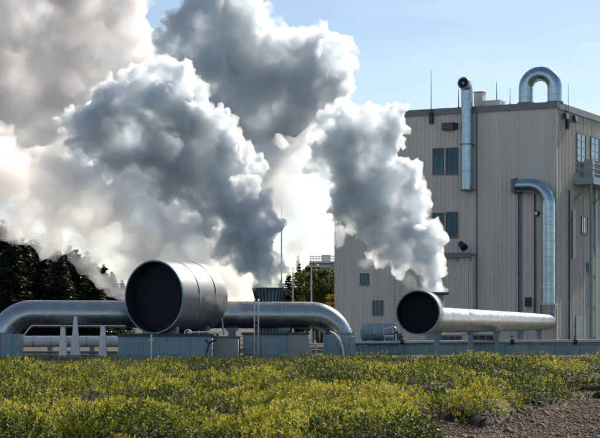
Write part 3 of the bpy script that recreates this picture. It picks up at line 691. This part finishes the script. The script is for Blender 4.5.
# left manifold pipe with elbows at both ends
zP = 3.62; rP = .675
A = Vector((xof(1, 88), 88, GZ)); A1 = Vector((A.x, 88, zP+.03)); B1 = Vector((xof(341, 91), 91, zP-.04)); B = Vector((B1.x, 91, GZ+1.1))
path = fillet([A, A1, B1, B], 1.55, 20)
e = empty('manifold_pipe', A, 'thick silver pipe crossing behind the wide drum with downward elbows at both ends', 'pipe')
k = MB(); k.sweep(densify(path, 1.0), rP, 48); k.build('pipe', M_clad, e)
k = MB(); seams(k, path, rP, 1.7, .07, .014, 48); k.build('seam', M_band, e)
def on_pipe(px):
    Yp = 88
    for _ in range(8): Yp = 88+3*(xof(px, Yp)-A1.x)/(B1.x-A1.x)
    return Vector((xof(px, Yp), Yp, zP))
for px in (232, 284):
    saddle(on_pipe(px), rP, e, .38)
k = MB(); q = on_pipe(207); d = (B1-A1).normalized()
k.sweep([q-d*.05, q, q+d*.12, q+d*.121], [rP, rP+.09, rP+.09, rP], 40, False); k.build('collar', M_band, e)
# small line slung below, and low pale pipe behind
e2 = empty('hanging_pipe', (A.x, 87.6, 3.0), 'thin pale pipe hanging just below the thick left pipe', 'pipe')
k = MB(); pth = fillet([(A.x+.7, 87.2, GZ+.4), (A.x+1.6, 87.2, 3.06), (xof(126, 87.4), 87.4, 3.05)], .3, 6); k.sweep(pth, .035, 10); k.build('pipe', M_white, e2)
for px in (45, 85, 118):
    k = MB(); x = xof(px, 87.3); k.cyl((x, 87.3, 3.06), (x, 87.7, 3.10), .02, seg=6); k.build('hanger', M_steel, e2)
e = empty('low_pipe', (xof(0, 96), 96, GZ), 'long pale low pipe behind the white tapered legs', 'pipe')
x0, x1 = xof(-20, 96), xof(200, 96); zc = zof(341.5, 96)
k = MB(); k.sweep(densify([Vector((x0, 96, zc)), Vector((x1, 96, zc))], 1), .30, 32); k.build('pipe', M_white, e)
k = MB(); seams(k, [Vector((x0, 96, zc)), Vector((x1, 96, zc))], .30, .95, .04, .012); k.build('seam', M_galv, e)
for px in (10, 50, 92, 130, 170):
    x = xof(px, 96); k = MB(); k.box(x-.12, x+.12, 95.9, 96.1, GZ, zc-.28); k.build('support', M_conc2, e)
e = empty('ground_pipe', (xof(0, 92), 92, GZ), 'thin dark pipe lying low on the ground behind the white legs', 'pipe')
k = MB(); k.cyl((xof(-20, 92), 92, GZ+.2), (xof(118, 92), 92, GZ+.2), .07, seg=14); k.build('pipe', M_steel, e)
for px in (20, 60, 100):
    x = xof(px, 92); k = MB(); k.box(x-.1, x+.1, 91.9, 92.1, GZ, GZ+.14); k.build('block', M_conc2, e)

# white tapered legs
def leg(px, wb, wt, top, Y, label):
    x = xof(px, Y); e = empty('tapered_pier', (x, Y, GZ), label, 'pier', 'white tapered piers under the left pipe')
    s = Y/F; zt = zof(top, Y); k = MB(); b, t_ = wb*s/2, wt*s/2; zb = GZ+.16
    vs = [(x-b, Y-b, zb), (x+b, Y-b, zb), (x+b, Y+b, zb), (x-b, Y+b, zb), (x-t_, Y-t_, zt), (x+t_, Y-t_, zt), (x+t_, Y+t_, zt), (x-t_, Y+t_, zt)]
    k.add(vs, [(0, 3, 2, 1), (4, 5, 6, 7), (0, 1, 5, 4), (1, 2, 6, 5), (2, 3, 7, 6), (3, 0, 4, 7)]); k.build('shaft', M_white, e)
    k = MB(); k.box(x-b*1.25, x+b*1.25, Y-b*1.3, Y+b*1.3, GZ+.02, zb); k.build('foot', M_conc2, e)
leg(63, 7.6, 4.2, 327, 85.2, 'left white tapered pier of the close pair'); leg(75.5, 9.2, 2.9, 316.5, 86.3, 'tallest white tapered pier, right one of the close pair'); leg(103, 8.2, 4.2, 326, 85.6, 'white tapered pier standing alone nearer the wide drum')
k = MB(); k.box(xof(54, 85), xof(84, 85), 84.4, 88, GZ-.1, GZ+.02); o = k.build('slab', M_conc2); tag(o, 'low concrete slab under the pair of white piers', 'slab')

# blocks and enclosures
def block(name, label, x0, x1, top, Y, depth, m_, lip=None, cat='enclosure', seams=3, group=None):
    X0, X1, Z = xof(x0, Y), xof(x1, Y), zof(top, Y)
    e = empty(name, ((X0+X1)/2, Y, GZ), label, cat, group)
    k = MB(); k.box(X0, X1, Y, Y+depth, GZ-.1, Z); k.build('body', m_, e)
    if lip: k = MB(); k.box(X0-.08, X1+.08, Y-.12, Y+depth+.08, Z+.002, Z+lip); k.build('top_rim', M_dsteel, e)
    if seams:
        k = MB()
        for i in range(1, seams+1): x = X0+(X1-X0)*i/(seams+1)+.1*math.sin(i*7); k.box(x-.015, x+.015, Y-.012, Y-.001, GZ, Z-.06)
        k.build('seam', M_trim, e)
    return e
block('elbow_enclosure', 'dark blue metal box holding the left pipe elbow at the frame edge', -14, 17, 334, 87.0, 2.0, M_conc, None, 'enclosure', 4)
eb = block('drum_plinth', 'long blue-grey plinth with dark rim under the wide drum', 118, 212, 336.5, 84.6, 5.2, M_conc, .13, 'plinth', 3)
block('concrete_base', 'pale concrete block at the right end of the drum plinth', 213, 238, 337.5, 86.2, 3.2, M_conc2, .05, 'block', 0)
block('pipe_enclosure', 'blue-grey enclosure with dark rim under the thick pipe, beside the ladder', 243, 292, 335, 88.2, 4.6, M_conc, .12, 'enclosure', 2)
# sloping end block
Y = 88.0; X0, X1, X2 = xof(288.5, Y), xof(308, Y), xof(313, Y); zt = zof(334.5, Y)
e = empty('sloped_block', ((X0+X1)/2, Y, GZ), 'pale grey block with one sloping side, right of the pipe support', 'block')
k = MB(); k.add([(X0, Y, GZ-.1), (X2, Y, GZ-.1), (X1, Y, zt), (X0, Y, zt), (X0, Y+4, GZ-.1), (X2, Y+4, GZ-.1), (X1, Y+4, zt), (X0, Y+4, zt)],
                [(0, 1, 2, 3), (5, 4, 7, 6), (1, 5, 6, 2), (3, 2, 6, 7), (0, 3, 7, 4), (0, 4, 5, 1)]); k.build('body', M_conc2, e)
k = MB(); k.box(X0-.05, X1+.08, Y-.08, Y+4, zt+.002, zt+.09); k.build('top_rim', M_dsteel, e)
block('elbow_box', 'blue steel box under the right elbow of the thick pipe, left half', 324, 340.5, 334.5, 90.0, 2.0, M_conc, None, 'enclosure', 0)
block('elbow_box', 'blue steel box under the right elbow of the thick pipe, right half', 341, 355.3, 337, 90.1, 1.9, M_conc, None, 'enclosure', 1)
e = empty('drain_hose', at(338, 352, 89.7), 'pale curved hose dropping in front of the right elbow boxes', 'hose')
k = MB(); k.sweep([at(330, 331.5, 89.7), at(335, 334.5, 89.75), at(339.5, 340, 89.75), at(342.5, 348, 89.75), at(343.6, 356, 89.75)], [.05, .06, .07, .07, .06], 10); k.build('tube', M_white, e)
# thin standpipe in front of the plinth
e = empty('standpipe', (xof(151.5, 84), 84, GZ), 'thin pale standpipe in front of the plinth below the black mouth', 'pipe')
k = MB(); x = xof(151.5, 84); k.cyl((x, 84, GZ), (x, 84, zof(334.6, 84)), .055, seg=10); k.build('pipe', M_galv, e)
k = MB(); k.cyl((x, 84, zof(341, 84)), (x, 84, zof(339, 84)), .10, seg=10); k.build('collar', M_white, e)
e = empty('bracket_arm', (xof(208, 84.2), 84.2, GZ+.3), 'dark angled bracket arm on the plinth right of the standpipe', 'bracket')
k = MB(); k.cyl(at(206, 357, 84.3), at(209, 343, 84.3), .05, seg=8); k.cyl(at(209, 343, 84.3), at(216, 340, 84.35), .05, seg=8); k.cyl(at(209, 343, 84.3), at(205, 340, 84.35), .05, seg=8); k.build('arm', M_dsteel, e)
# white hand rail with valves on the plinth
e = empty('plinth_rail', at(200, 334, 85), 'thin white rail and valve wheel on top of the plinth beside the drum', 'rail')
k = MB(); k.cyl(at(187, 332.5, 84.8), at(222, 331.5, 84.8), .03, seg=8)
for px in (189, 199, 209, 220): k.cyl(at(px, 336, 84.8), at(px, 330.5, 84.8), .022, seg=6)
k.build('rail', M_white, e)
k = MB(); c = at(188, 333.2, 84.7); k.sweep([c+Vector((math.cos(t)*.16, 0, math.sin(t)*.16)) for t in [i*math.pi/8 for i in range(17)]], .03, 6, False); k.build('valve_wheel', M_white, e)

# caged ladder over the pipe
Y = 87.4
def ladder(px0, px1, top, Y, label, hoop=True, m_=M_galv):
    x0, x1, zt = xof(px0, Y), xof(px1, Y), zof(top, Y)
    e = empty('access_ladder', ((x0+x1)/2, Y, GZ), label, 'ladder')
    for x in (x0, x1):
        k = MB(); pts = [(x, Y, GZ), (x, Y, zt)]
        if hoop: pts = fillet([(x, Y, GZ), (x, Y, zt+.12), (x, Y+.8, zt+.12)], .25, 6)
        k.sweep(pts, .035, 8); k.build('rail', m_, e)
    k = MB(); z = GZ+.2
    while z < zt: k.cyl((x0, Y, z), (x1, Y, z), .02, seg=6); z += .27
    k.build('rung', m_, e)
ladder(254.3, 258.3, 302, 87.6, 'grey steel access ladder leaning over the thick pipe near the middle vent')
# railings between sloped block and elbow base
e = empty('guard_rail', (xof(318, 97), 97, GZ), 'low galvanised guard rail seen between sloped block and elbow boxes', 'railing')
for q in (344, 350): 
    k = MB(); k.cyl(at(306, q, 97), at(366, q, 97), .035, seg=8); k.build('rail', M_galv, e)
for px in (308, 316, 324, 360):
    k = MB(); x = xof(px, 97); k.cyl((x, 97, GZ), (x, 97, zof(342.5, 97)), .04, seg=8); k.build('post', M_galv, e)

# steam vents
def vent(px, wpx, top, Y, label, m_=M_steel, ribs=26, neck=1.0):
    c = Vector((xof(px, Y), Y, GZ)); r = wpx*Y/F/2; h = zof(top, Y)-GZ
    e = empty('steam_vent', c, label, 'vent'); z = Vector((0, 0, 1))
    k = MB(); k.lathe(c, z, [(0, r*1.05), (.1, r*1.05), (.12, r*.86*neck), (h-.55, r*.84*neck), (h-.18, r*.97*neck), (h-.12, r*.98*neck), (h-.12, r*.9*neck), (h-.7, r*.8*neck), (h-.7, .02)], 48); k.build('stack', m_, e)
    k = MB(); k.lathe(c, z, [(h-.14, r*.88*neck), (h-.14, r*1.05), (h, r*1.05), (h, r*.88*neck), (h-.14, r*.88*neck)], 48); k.build('rim', M_dsteel, e)
    k = MB()
    for i in range(ribs):
        t = 2*math.pi*i/ribs; d = Vector((math.cos(t), math.sin(t), 0)); s_ = Vector((-math.sin(t), math.cos(t), 0))*.03
        k.obox(c+d*(r*.83)-s_+z*.2, s_*2, d*(r*.07), z*(h-.75))
        k.obox(c+d*(r*.85)-s_+z*(h-.55), s_*2, d*(r*.06), z*.4+d*r*.11)
    if ribs: k.build('rib', M_dsteel, e)
vent(269.5, 33, 288, 96.5, 'ribbed dark steam vent behind the thick pipe, wider of the two')
vent(435, 29, 292.5, 100.5, 'dark steam vent rim peeking out behind the smaller drum', M_steel, 0, .74)

# right trough, pipe in front, equipment behind
YT = 97
e = empty('trough_wall', (xof(480, YT), YT, GZ), 'long low blue-grey wall running in front of the building', 'wall')
k = MB(); k.box(xof(355, YT), xof(640, YT), YT, YT+.4, GZ-.1, zof(344.5, YT)); k.build('body', M_conc, e)
k = MB(); k.box(xof(354.5, YT), xof(641, YT), YT-.1, YT+.5, zof(344.5, YT)+.002, zof(343.3, YT)); k.build('coping', M_conc2, e)
k = MB()
for i in range(1, 12): x = xof(355+i*25, YT); k.box(x-.02, x+.02, YT-.02, YT-.001, GZ, zof(344.8, YT)); 
k.build('joint', M_trim, e)
YQ = 96.4
e = empty('front_pipe', (xof(480, YQ), YQ, GZ), 'thin bright pipe running along the top of the low wall', 'pipe')
k = MB(); k.sweep([(xof(352, YQ), YQ, zof(343, YQ)), (xof(470, YQ), YQ, zof(342, YQ)), (xof(650, YQ), YQ, zof(341.3, YQ))], .10, 16); k.build('pipe', M_galv, e)
for px in range(366, 640, 34):
    x = xof(px, YQ); k = MB(); k.box(x-.05, x+.05, YQ-.06, YQ+.06, GZ, zof(342.3, YQ)-.09); k.build('support', M_steel, e)
# teal domed tank
Y = 112; c = at(379, 333, Y); r = 9.5*Y/F
e = empty('domed_tank', (c.x, c.y, GZ), 'teal horizontal tank with rounded ends below the wall windows', 'tank')
k = MB(); Lh = .85; prof = [(-Lh-r*.55*math.cos(t), r*max(.03, math.sin(t))) for t in [math.pi/2*i/6 for i in range(7)]]+[(Lh+r*.55*math.sin(t), r*max(.03, math.cos(t))) for t in [math.pi/2*i/6 for i in range(7)]]
k.lathe(c, (1, 0, 0), prof, 36); k.build('shell', M_teal, e)
k = MB(); seams(k, [c-Vector((Lh, 0, 0)), c+Vector((Lh, 0, 0))], r, .55, .05, .015); k.build('seam', M_galv, e)
k = MB(); k.cyl(c+Vector((.3, 0, r*.8)), c+Vector((.3, 0, r+.18)), .16, seg=16); k.build('manhole', M_galv, e)
for s_ in (-.6, .6): k = MB(); k.box(c.x+s_-.12, c.x+s_+.12, c.y-.4, c.y+.4, GZ, c.z-r*.7); k.build('leg', M_steel, e)
def cabinet(px0, px1, top, Y, label, m_, d=1.2):
    x0, x1, z = xof(px0, Y), xof(px1, Y), zof(top, Y); e = empty('equipment_cabinet', ((x0+x1)/2, Y, GZ), label, 'cabinet')
    k = MB(); k.box(x0, x1, Y, Y+d, GZ, z); k.build('case', m_, e)
    k = MB(); k.box(x0-.05, x1+.05, Y-.05, Y+d+.05, z+.002, z+.07); k.build('lid', M_galv, e)
    k = MB(); n = 3
    for i in range(n): a_ = x0+.06+i*(x1-x0-.06)/n; k.box(a_, a_+(x1-x0)/n-.07, Y-.02, Y-.001, z-.62, z-.08)
    k.build('panel', M_dsteel, e)
cabinet(393, 402, 333, 110, 'small teal cabinet immediately right of the domed tank', M_teal)
cabinet(385, 393, 336.5, 104, 'low grey cabinet in front of the domed tank', M_steel)
cabinet(441, 462, 335, 100, 'low grey cabinet below the long pipe, right of the smaller drum', M_steel)
cabinet(470, 494, 334.5, 108, 'blue-grey cabinet below the long pipe between its supports', M_conc)
e = empty('riser_pipe', at(399, 330, 104), 'thin bent pipe rising left of the smaller drum mouth', 'pipe')
k = MB(); k.sweep(fillet([at(383, 330, 104), at(396, 326.5, 104), at(396, 341, 104)], .15, 5), .05, 8); k.build('pipe', M_galv, e)
k = MB(); k.cyl(at(396, 334, 104), at(396, 331.5, 104), .12, seg=10); k.build('valve', M_dsteel, e)

# ------------------------------------------------------------------ steam
def steam_mat(name, density, lo=.36, hi=.62, scale=.55, detail=4, aniso=.45, col=(.938, .974, 1.0)):
    mt = bpy.data.materials.new(name); mt.use_nodes = True; N = mt.node_tree; N.nodes.clear(); L = N.links
    out = N.nodes.new('ShaderNodeOutputMaterial'); pv = N.nodes.new('ShaderNodeVolumePrincipled')
    pv.inputs['Color'].default_value = (*col, 1); pv.inputs['Anisotropy'].default_value = aniso
    gg = N.nodes.new('ShaderNodeNewGeometry'); nz = N.nodes.new('ShaderNodeTexNoise'); nz.inputs['Scale'].default_value = scale
    nz.inputs['Detail'].default_value = detail; nz.inputs['Roughness'].default_value = .6; nz.inputs['Distortion'].default_value = .3
    L.new(gg.outputs['Position'], nz.inputs['Vector'])
    r = N.nodes.new('ShaderNodeMapRange'); r.inputs[1].default_value = lo; r.inputs[2].default_value = hi; r.inputs[3].default_value = 0; r.inputs[4].default_value = density
    L.new(nz.outputs[0], r.inputs[0]); L.new(r.outputs[0], pv.inputs['Density']); L.new(pv.outputs[0], out.inputs['Volume'])
    return mt
bm = bmesh.new(); bmesh.ops.create_icosphere(bm, subdivisions=2, radius=1)
ICV = np.array([v.co[:] for v in bm.verts]); ICF = np.array([[v.index for v in f.verts] for f in bm.faces]); bm.free()
TEX = []
for k_, s_ in enumerate((1.5, .62, .27, .13)):
    tx = bpy.data.textures.new('billow%d' % k_, 'CLOUDS'); tx.noise_scale = s_; tx.noise_depth = 1; tx.noise_type = 'HARD_NOISE' if k_ else 'SOFT_NOISE'; TEX.append(tx)
def keep_large(me, name):
    n = len(me.vertices); ed = np.empty(len(me.edges)*2, np.int32); me.edges.foreach_get('vertices', ed); ed = ed.reshape(-1, 2)
    lab = np.arange(n)
    while True:
        a, b = lab[ed[:, 0]], lab[ed[:, 1]]; new = lab.copy(); m = np.minimum(a, b)
        np.minimum.at(new, a, m); np.minimum.at(new, b, m); np.minimum.at(new, ed[:, 0], m); np.minimum.at(new, ed[:, 1], m)
        while True:
            nn = new[new]
            if (nn == new).all(): break
            new = nn
        if (new == lab).all(): break
        lab = new
    V = np.empty(n*3, np.float32); me.vertices.foreach_get('co', V); V = V.reshape(-1, 3)
    big = np.argmax(np.bincount(lab)); keepv = lab == big; idx = np.cumsum(keepv)-1
    Fq = np.empty(len(me.loops), np.int32); me.loops.foreach_get('vertex_index', Fq); Fq = Fq.reshape(-1, 4)
    Fq = Fq[keepv[Fq[:, 0]]]; out = numpy_mesh(name, V[keepv], idx[Fq]); bpy.data.meshes.remove(me); return out
def plume(name, label, blobs, Y, vox, m_, seed, kids=(24, 9), disp=(.38, .30, .18, .09), kind=None, cat='steam'):
    rng = random.Random(seed); sph = []
    def rv(): return Vector([rng.gauss(0, 1) for _ in range(3)]).normalized()
    for b in blobs:
        px, py, rp = b[:3]; dy = b[3] if len(b) > 3 else rng.uniform(-1, 1); c = at(px, py, Y+dy); r = rp*(Y+dy)/F*.92
        sph.append((c, r))
        for i in range(kids[0]):
            v = rv(); r2 = r*rng.uniform(.25, .45); c2 = c+v*(r-r2*rng.uniform(.2, .55)); sph.append((c2, r2))
            for j in range(kids[1]):
                v2 = (rv()+v*.8).normalized(); r3 = r2*rng.uniform(.28, .48); sph.append((c2+v2*(r2-r3*.3), r3))
    n = len(sph); cs = np.array([s_[0][:] for s_ in sph]); rr_ = np.array([s_[1] for s_ in sph])
    V = (ICV[None]*rr_[:, None, None]+cs[:, None]).reshape(-1, 3); Fc = (ICF[None]+(np.arange(n)*len(ICV))[:, None, None]).reshape(-1, 3)
    me = numpy_mesh(name, V, Fc); o = bpy.data.objects.new(name, me); COL.objects.link(o)
    md = o.modifiers.new('join', 'REMESH'); md.mode = 'VOXEL'; md.voxel_size = vox
    for tx, st in zip(TEX, disp):
        dm = o.modifiers.new('billow', 'DISPLACE'); dm.texture = tx; dm.strength = st*2; dm.mid_level = .5; dm.texture_coords = 'GLOBAL'
    md = o.modifiers.new('join', 'REMESH'); md.mode = 'VOXEL'; md.voxel_size = vox
    dg = bpy.context.evaluated_depsgraph_get(); me2 = bpy.data.meshes.new_from_object(o.evaluated_get(dg)); o.modifiers.clear()
    me2 = keep_large(me2, name); o.data = me2
    me2.name = name; me2.materials.clear(); me2.materials.append(m_); bpy.data.meshes.remove(me)
    print(name, n, len(me2.vertices))
    return tag(o, label, cat, None, kind)
S_dense = steam_mat('dense_steam', 5.5, .36, .62, .6, 5)
S_mid = steam_mat('soft_steam', 1.15, .22, .50, .40, 5, .6, (.999, .993, .988))
S_veil = steam_mat('veil_steam', 1.0, .33, .6, .35, col=(.97, .982, .992))
S_thin = steam_mat('thin_steam', .55, .44, .66, .42, 5)
P1 = [(435, 290, 13, 0), (433, 277, 16, 0), (427, 260, 20, 0), (403, 178, 22, .5), (416, 205, 14, .5), (376, 118, 15, 1.5), (396, 119, 16, 1.2), (438, 243, 13, .2), (416, 245, 20, .3), (424, 238, 16, .2), (397, 238, 24, .6), (404, 213, 27, .8), (408, 192, 19, .3), (372, 222, 25, 1), (382, 188, 31, 1.2), (352, 172, 29, 1.8), (330, 150, 25, 2),
      (352, 128, 24, 2), (382, 140, 26, 1.5), (347, 203, 22, 1.5), (328, 122, 14, 2), (394, 124, 15, 1.5), (345, 108, 12, 2), (318, 165, 16, 2), (436, 229, 12, .5), (380, 255, 14, .8), (400, 268, 12, .5), (415, 165, 10, .5)]
plume('steam_plume', 'dense steam plume rising from the vent behind the smaller drum, in front of the building', P1, 101, .095, S_dense, 1)
P2 = [(269.5, 286, 16, 0), (267, 270, 20, 0), (262, 252, 21, 0), (250, 232, 26), (266, 225, 17), (252, 205, 24), (232, 195, 30), (240, 168, 26), (215, 180, 34), (190, 168, 36), (222, 145, 28), (198, 125, 30), (168, 105, 36), (148, 140, 34), (178, 82, 26), (195, 90, 16),
      (128, 115, 30), (104, 122, 28), (80, 128, 24), (66, 122, 14), (110, 96, 20), (140, 85, 20), (160, 66, 13), (205, 220, 24), (228, 245, 20), (245, 262, 16), (165, 185, 24), (84, 148, 18), (118, 160, 22)]
plume('steam_plume', 'broad dense steam plume leaning left from the ribbed vent, above the wide drum', P2, 96.5, .095, S_dense, 2)
P3 = [(343, 48, 16), (332, 68, 26), (303, 58, 36), (268, 52, 34), (238, 28, 36), (205, 5, 34), (188, 38, 34), (222, 68, 38), (262, 88, 40), (302, 98, 34), (338, 84, 20), (280, 128, 38), (240, 118, 38), (330, 40, 14), (215, -25, 40), (180, 80, 34), (350, 62, 10), (250, 10, 14), (285, 35, 14)]
plume('steam_plume', 'towering steam cloud behind the two nearer plumes at the top middle', P3, 112, .14, steam_mat('billow_steam', 3.2, .34, .60, .4), 3, disp=(.5, .4, .22, .16))
P4 = [(55, 120, 34), (85, 110, 28), (45, 160, 30), (15, 150, 34), (-20, 140, 40), (70, 70, 34), (120, 60, 26), (18, 20, 48), (70, 18, 42), (118, 22, 36), (140, 48, 24), (100, 62, 36), (40, 72, 42), (0, 60, 45), (8, 118, 36), (-30, 100, 50), (130, 0, 26), (60, -30, 50), (0, -30, 50), (30, 145, 26), (-25, 20, 50)]
plume('steam_plume', 'pale steam cloud filling the upper left corner of the sky', P4, 118, .19, steam_mat('high_steam', 1.9, .32, .62, .32, col=(.965, .962, .965)), 4, disp=(.55, .4, .2, .1))
V1 = [(282, 165, 36), (300, 195, 28), (265, 195, 34), (312, 225, 20), (298, 245, 16), (318, 150, 28), (245, 160, 36), (330, 190, 24), (285, 268, 14), (322, 215, 22), (338, 235, 14)]
plume('steam_veil', 'thin pinkish steam veil hanging below the towering cloud between both plumes', V1, 106, .2, S_veil, 5, (14, 5), (.7, .5, .25, .12))
V2 = [(118, 238, 26), (124, 262, 22), (112, 285, 16), (236, 262, 17), (214, 248, 22), (150, 185, 30), (75, 165, 28), (40, 175, 30), (15, 180, 38), (60, 195, 38), (100, 215, 38), (140, 215, 40), (180, 235, 36), (20, 218, 26), (62, 235, 24), (105, 250, 24), (150, 262, 28), (198, 262, 28), (225, 270, 20), (-25, 160, 45), (115, 170, 38), (45, 248, 14), (85, 258, 16), (130, 288, 18), (175, 285, 20), (215, 286, 18), (240, 288, 14), (100, 278, 14), (-10, 215, 24)]
plume('steam_veil', 'warm sunlit ragged steam drifting low over the dark conifers behind the wide drum', V2, 104, .2, S_mid, 6, (14, 5), (.8, .6, .3, .14))
V3 = [(390, 268, 14), (370, 262, 14), (350, 255, 12), (408, 282, 12), (340, 248, 10), (425, 292, 10)]
plume('steam_wisp', 'faint wisps of steam trailing under the right plume across the beige wall', V3, 104, .16, S_thin, 7, (12, 5), (.5, .35, .2, .1))
V4 = [(222, 282, 20, 0), (238, 292, 16, -1), (205, 276, 16, 0), (250, 284, 14, 1), (228, 305, 14, -2.5), (212, 298, 12, -3.5)]
plume('steam_wisp', 'very thin warm mist around the back end of the wide drum', V4, 89.5, .14, steam_mat('mist', .2, .36, .62, .5, col=(.99, .975, .96)), 8, (12, 5), (.5, .35, .2, .1))
# dull grass behind the crest of the bank
rs = np.random.default_rng(21); n = 26000
y = rs.uniform(64, 84, n); x = rs.uniform(-1, 1, n)*(y*.1667+2); gz = np.array([ground_z(a, b) for a, b in zip(x, y)])
h = rs.uniform(.05, .22, n)*(1+.5*np.array([nzf(a, b, .4) for a, b in zip(x, y)])); a = rs.uniform(0, 6.28, n); w_ = .012
P = np.stack([x, y, gz-.02], 1); d = np.stack([np.cos(a), np.sin(a), 0*a], 1)*w_; ln = rs.normal(0, .05, (n, 3)); ln[:, 2] = h
V = np.stack([P-d, P+d, P+ln+d*.2, P+ln-d*.2], 1).reshape(-1, 3)
gr = link_mesh('grass', numpy_mesh('grass', V, np.arange(n*4).reshape(-1, 4), rs.random(n)), leaf_mat('dull_grass', [(0, (.03, .045, .02)), (.5, (.07, .085, .035)), (1, (.15, .14, .07))], .3))
tag(gr, 'dull low grass in the yard between shrubs and plinths', 'grass', None, 'stuff')
# bolted access panels on the enclosures, flanges at the elbow feet
def panel(parent, px0, px1, py0, py1, Y, m_=M_steel):
    x0, x1, z1, z0 = xof(px0, Y), xof(px1, Y), zof(py0, Y), zof(py1, Y)
    k = MB(); k.box(x0, x1, Y-.045, Y-.002, z0, z1); o = k.build('access_panel', m_, parent)
    k = MB()
    for x in np.linspace(x0+.05, x1-.05, 5):
        for z in (z0+.05, z1-.05): k.cyl((x, Y-.065, z), (x, Y-.046, z), .018, seg=6)
    k.build('rivet', M_galv, o)
    k = MB(); k.sweep([(x1-.16, Y-.047, (z0+z1)/2-.09), (x1-.16, Y-.09, (z0+z1)/2-.09), (x1-.16, Y-.09, (z0+z1)/2+.09), (x1-.16, Y-.047, (z0+z1)/2+.09)], .012, 6); k.build('handle', M_galv, o)
D = {o['label']: o for o in COL.objects if o.get('label') and o.parent is None}
def root(part): return next(o for l_, o in D.items() if part in l_)
pl_ = root('long blue-grey plinth'); panel(pl_, 124, 139, 341, 355, 84.6); panel(pl_, 160, 180, 341, 355, 84.6, M_conc)
pe_ = root('blue-grey enclosure with dark rim'); panel(pe_, 246, 252, 340, 354, 88.2); panel(pe_, 262, 278, 340, 355, 88.2, M_conc)
panel(root('dark blue metal box holding'), 2, 12, 339, 355, 87.0, M_conc)
panel(root('blue steel box under the right elbow of the thick pipe, left half'), 327, 337, 339, 355, 90.0, M_conc)
mp_ = root('thick silver pipe crossing')
for q, zf_ in ((A1, 3 - 7*88/F), (B1, 3 - 7.2*91/F)):
    k = MB(); c_ = Vector((q.x, q.y, zf_)); k.lathe(c_, (0, 0, 1), [(0, rP), (0, rP+.13), (.07, rP+.13), (.07, rP)], 40)
    for i in range(20):
        t = 2*math.pi*i/20; d_ = Vector((math.cos(t), math.sin(t), 0))*(rP+.075); k.cyl(c_+d_+Vector((0, 0, .07)), c_+d_+Vector((0, 0, .11)), .022, seg=6)
    k.build('flange', M_steel, mp_)
# sagging cable and a small valve on the low wall pipe
tw_ = root('thin bright pipe running')
for px in (402, 512, 575):
    x = xof(px, YQ); z = zof(342, YQ); k = MB(); k.cyl((x, YQ-.02, z+.09), (x, YQ-.02, z+.30), .03, seg=8); k.cyl((x-.12, YQ-.02, z+.31), (x+.12, YQ-.02, z+.31), .02, seg=8); k.cyl((x-.1, YQ, z), (x+.1, YQ, z), .15, seg=16); k.build('valve', M_dsteel, tw_)
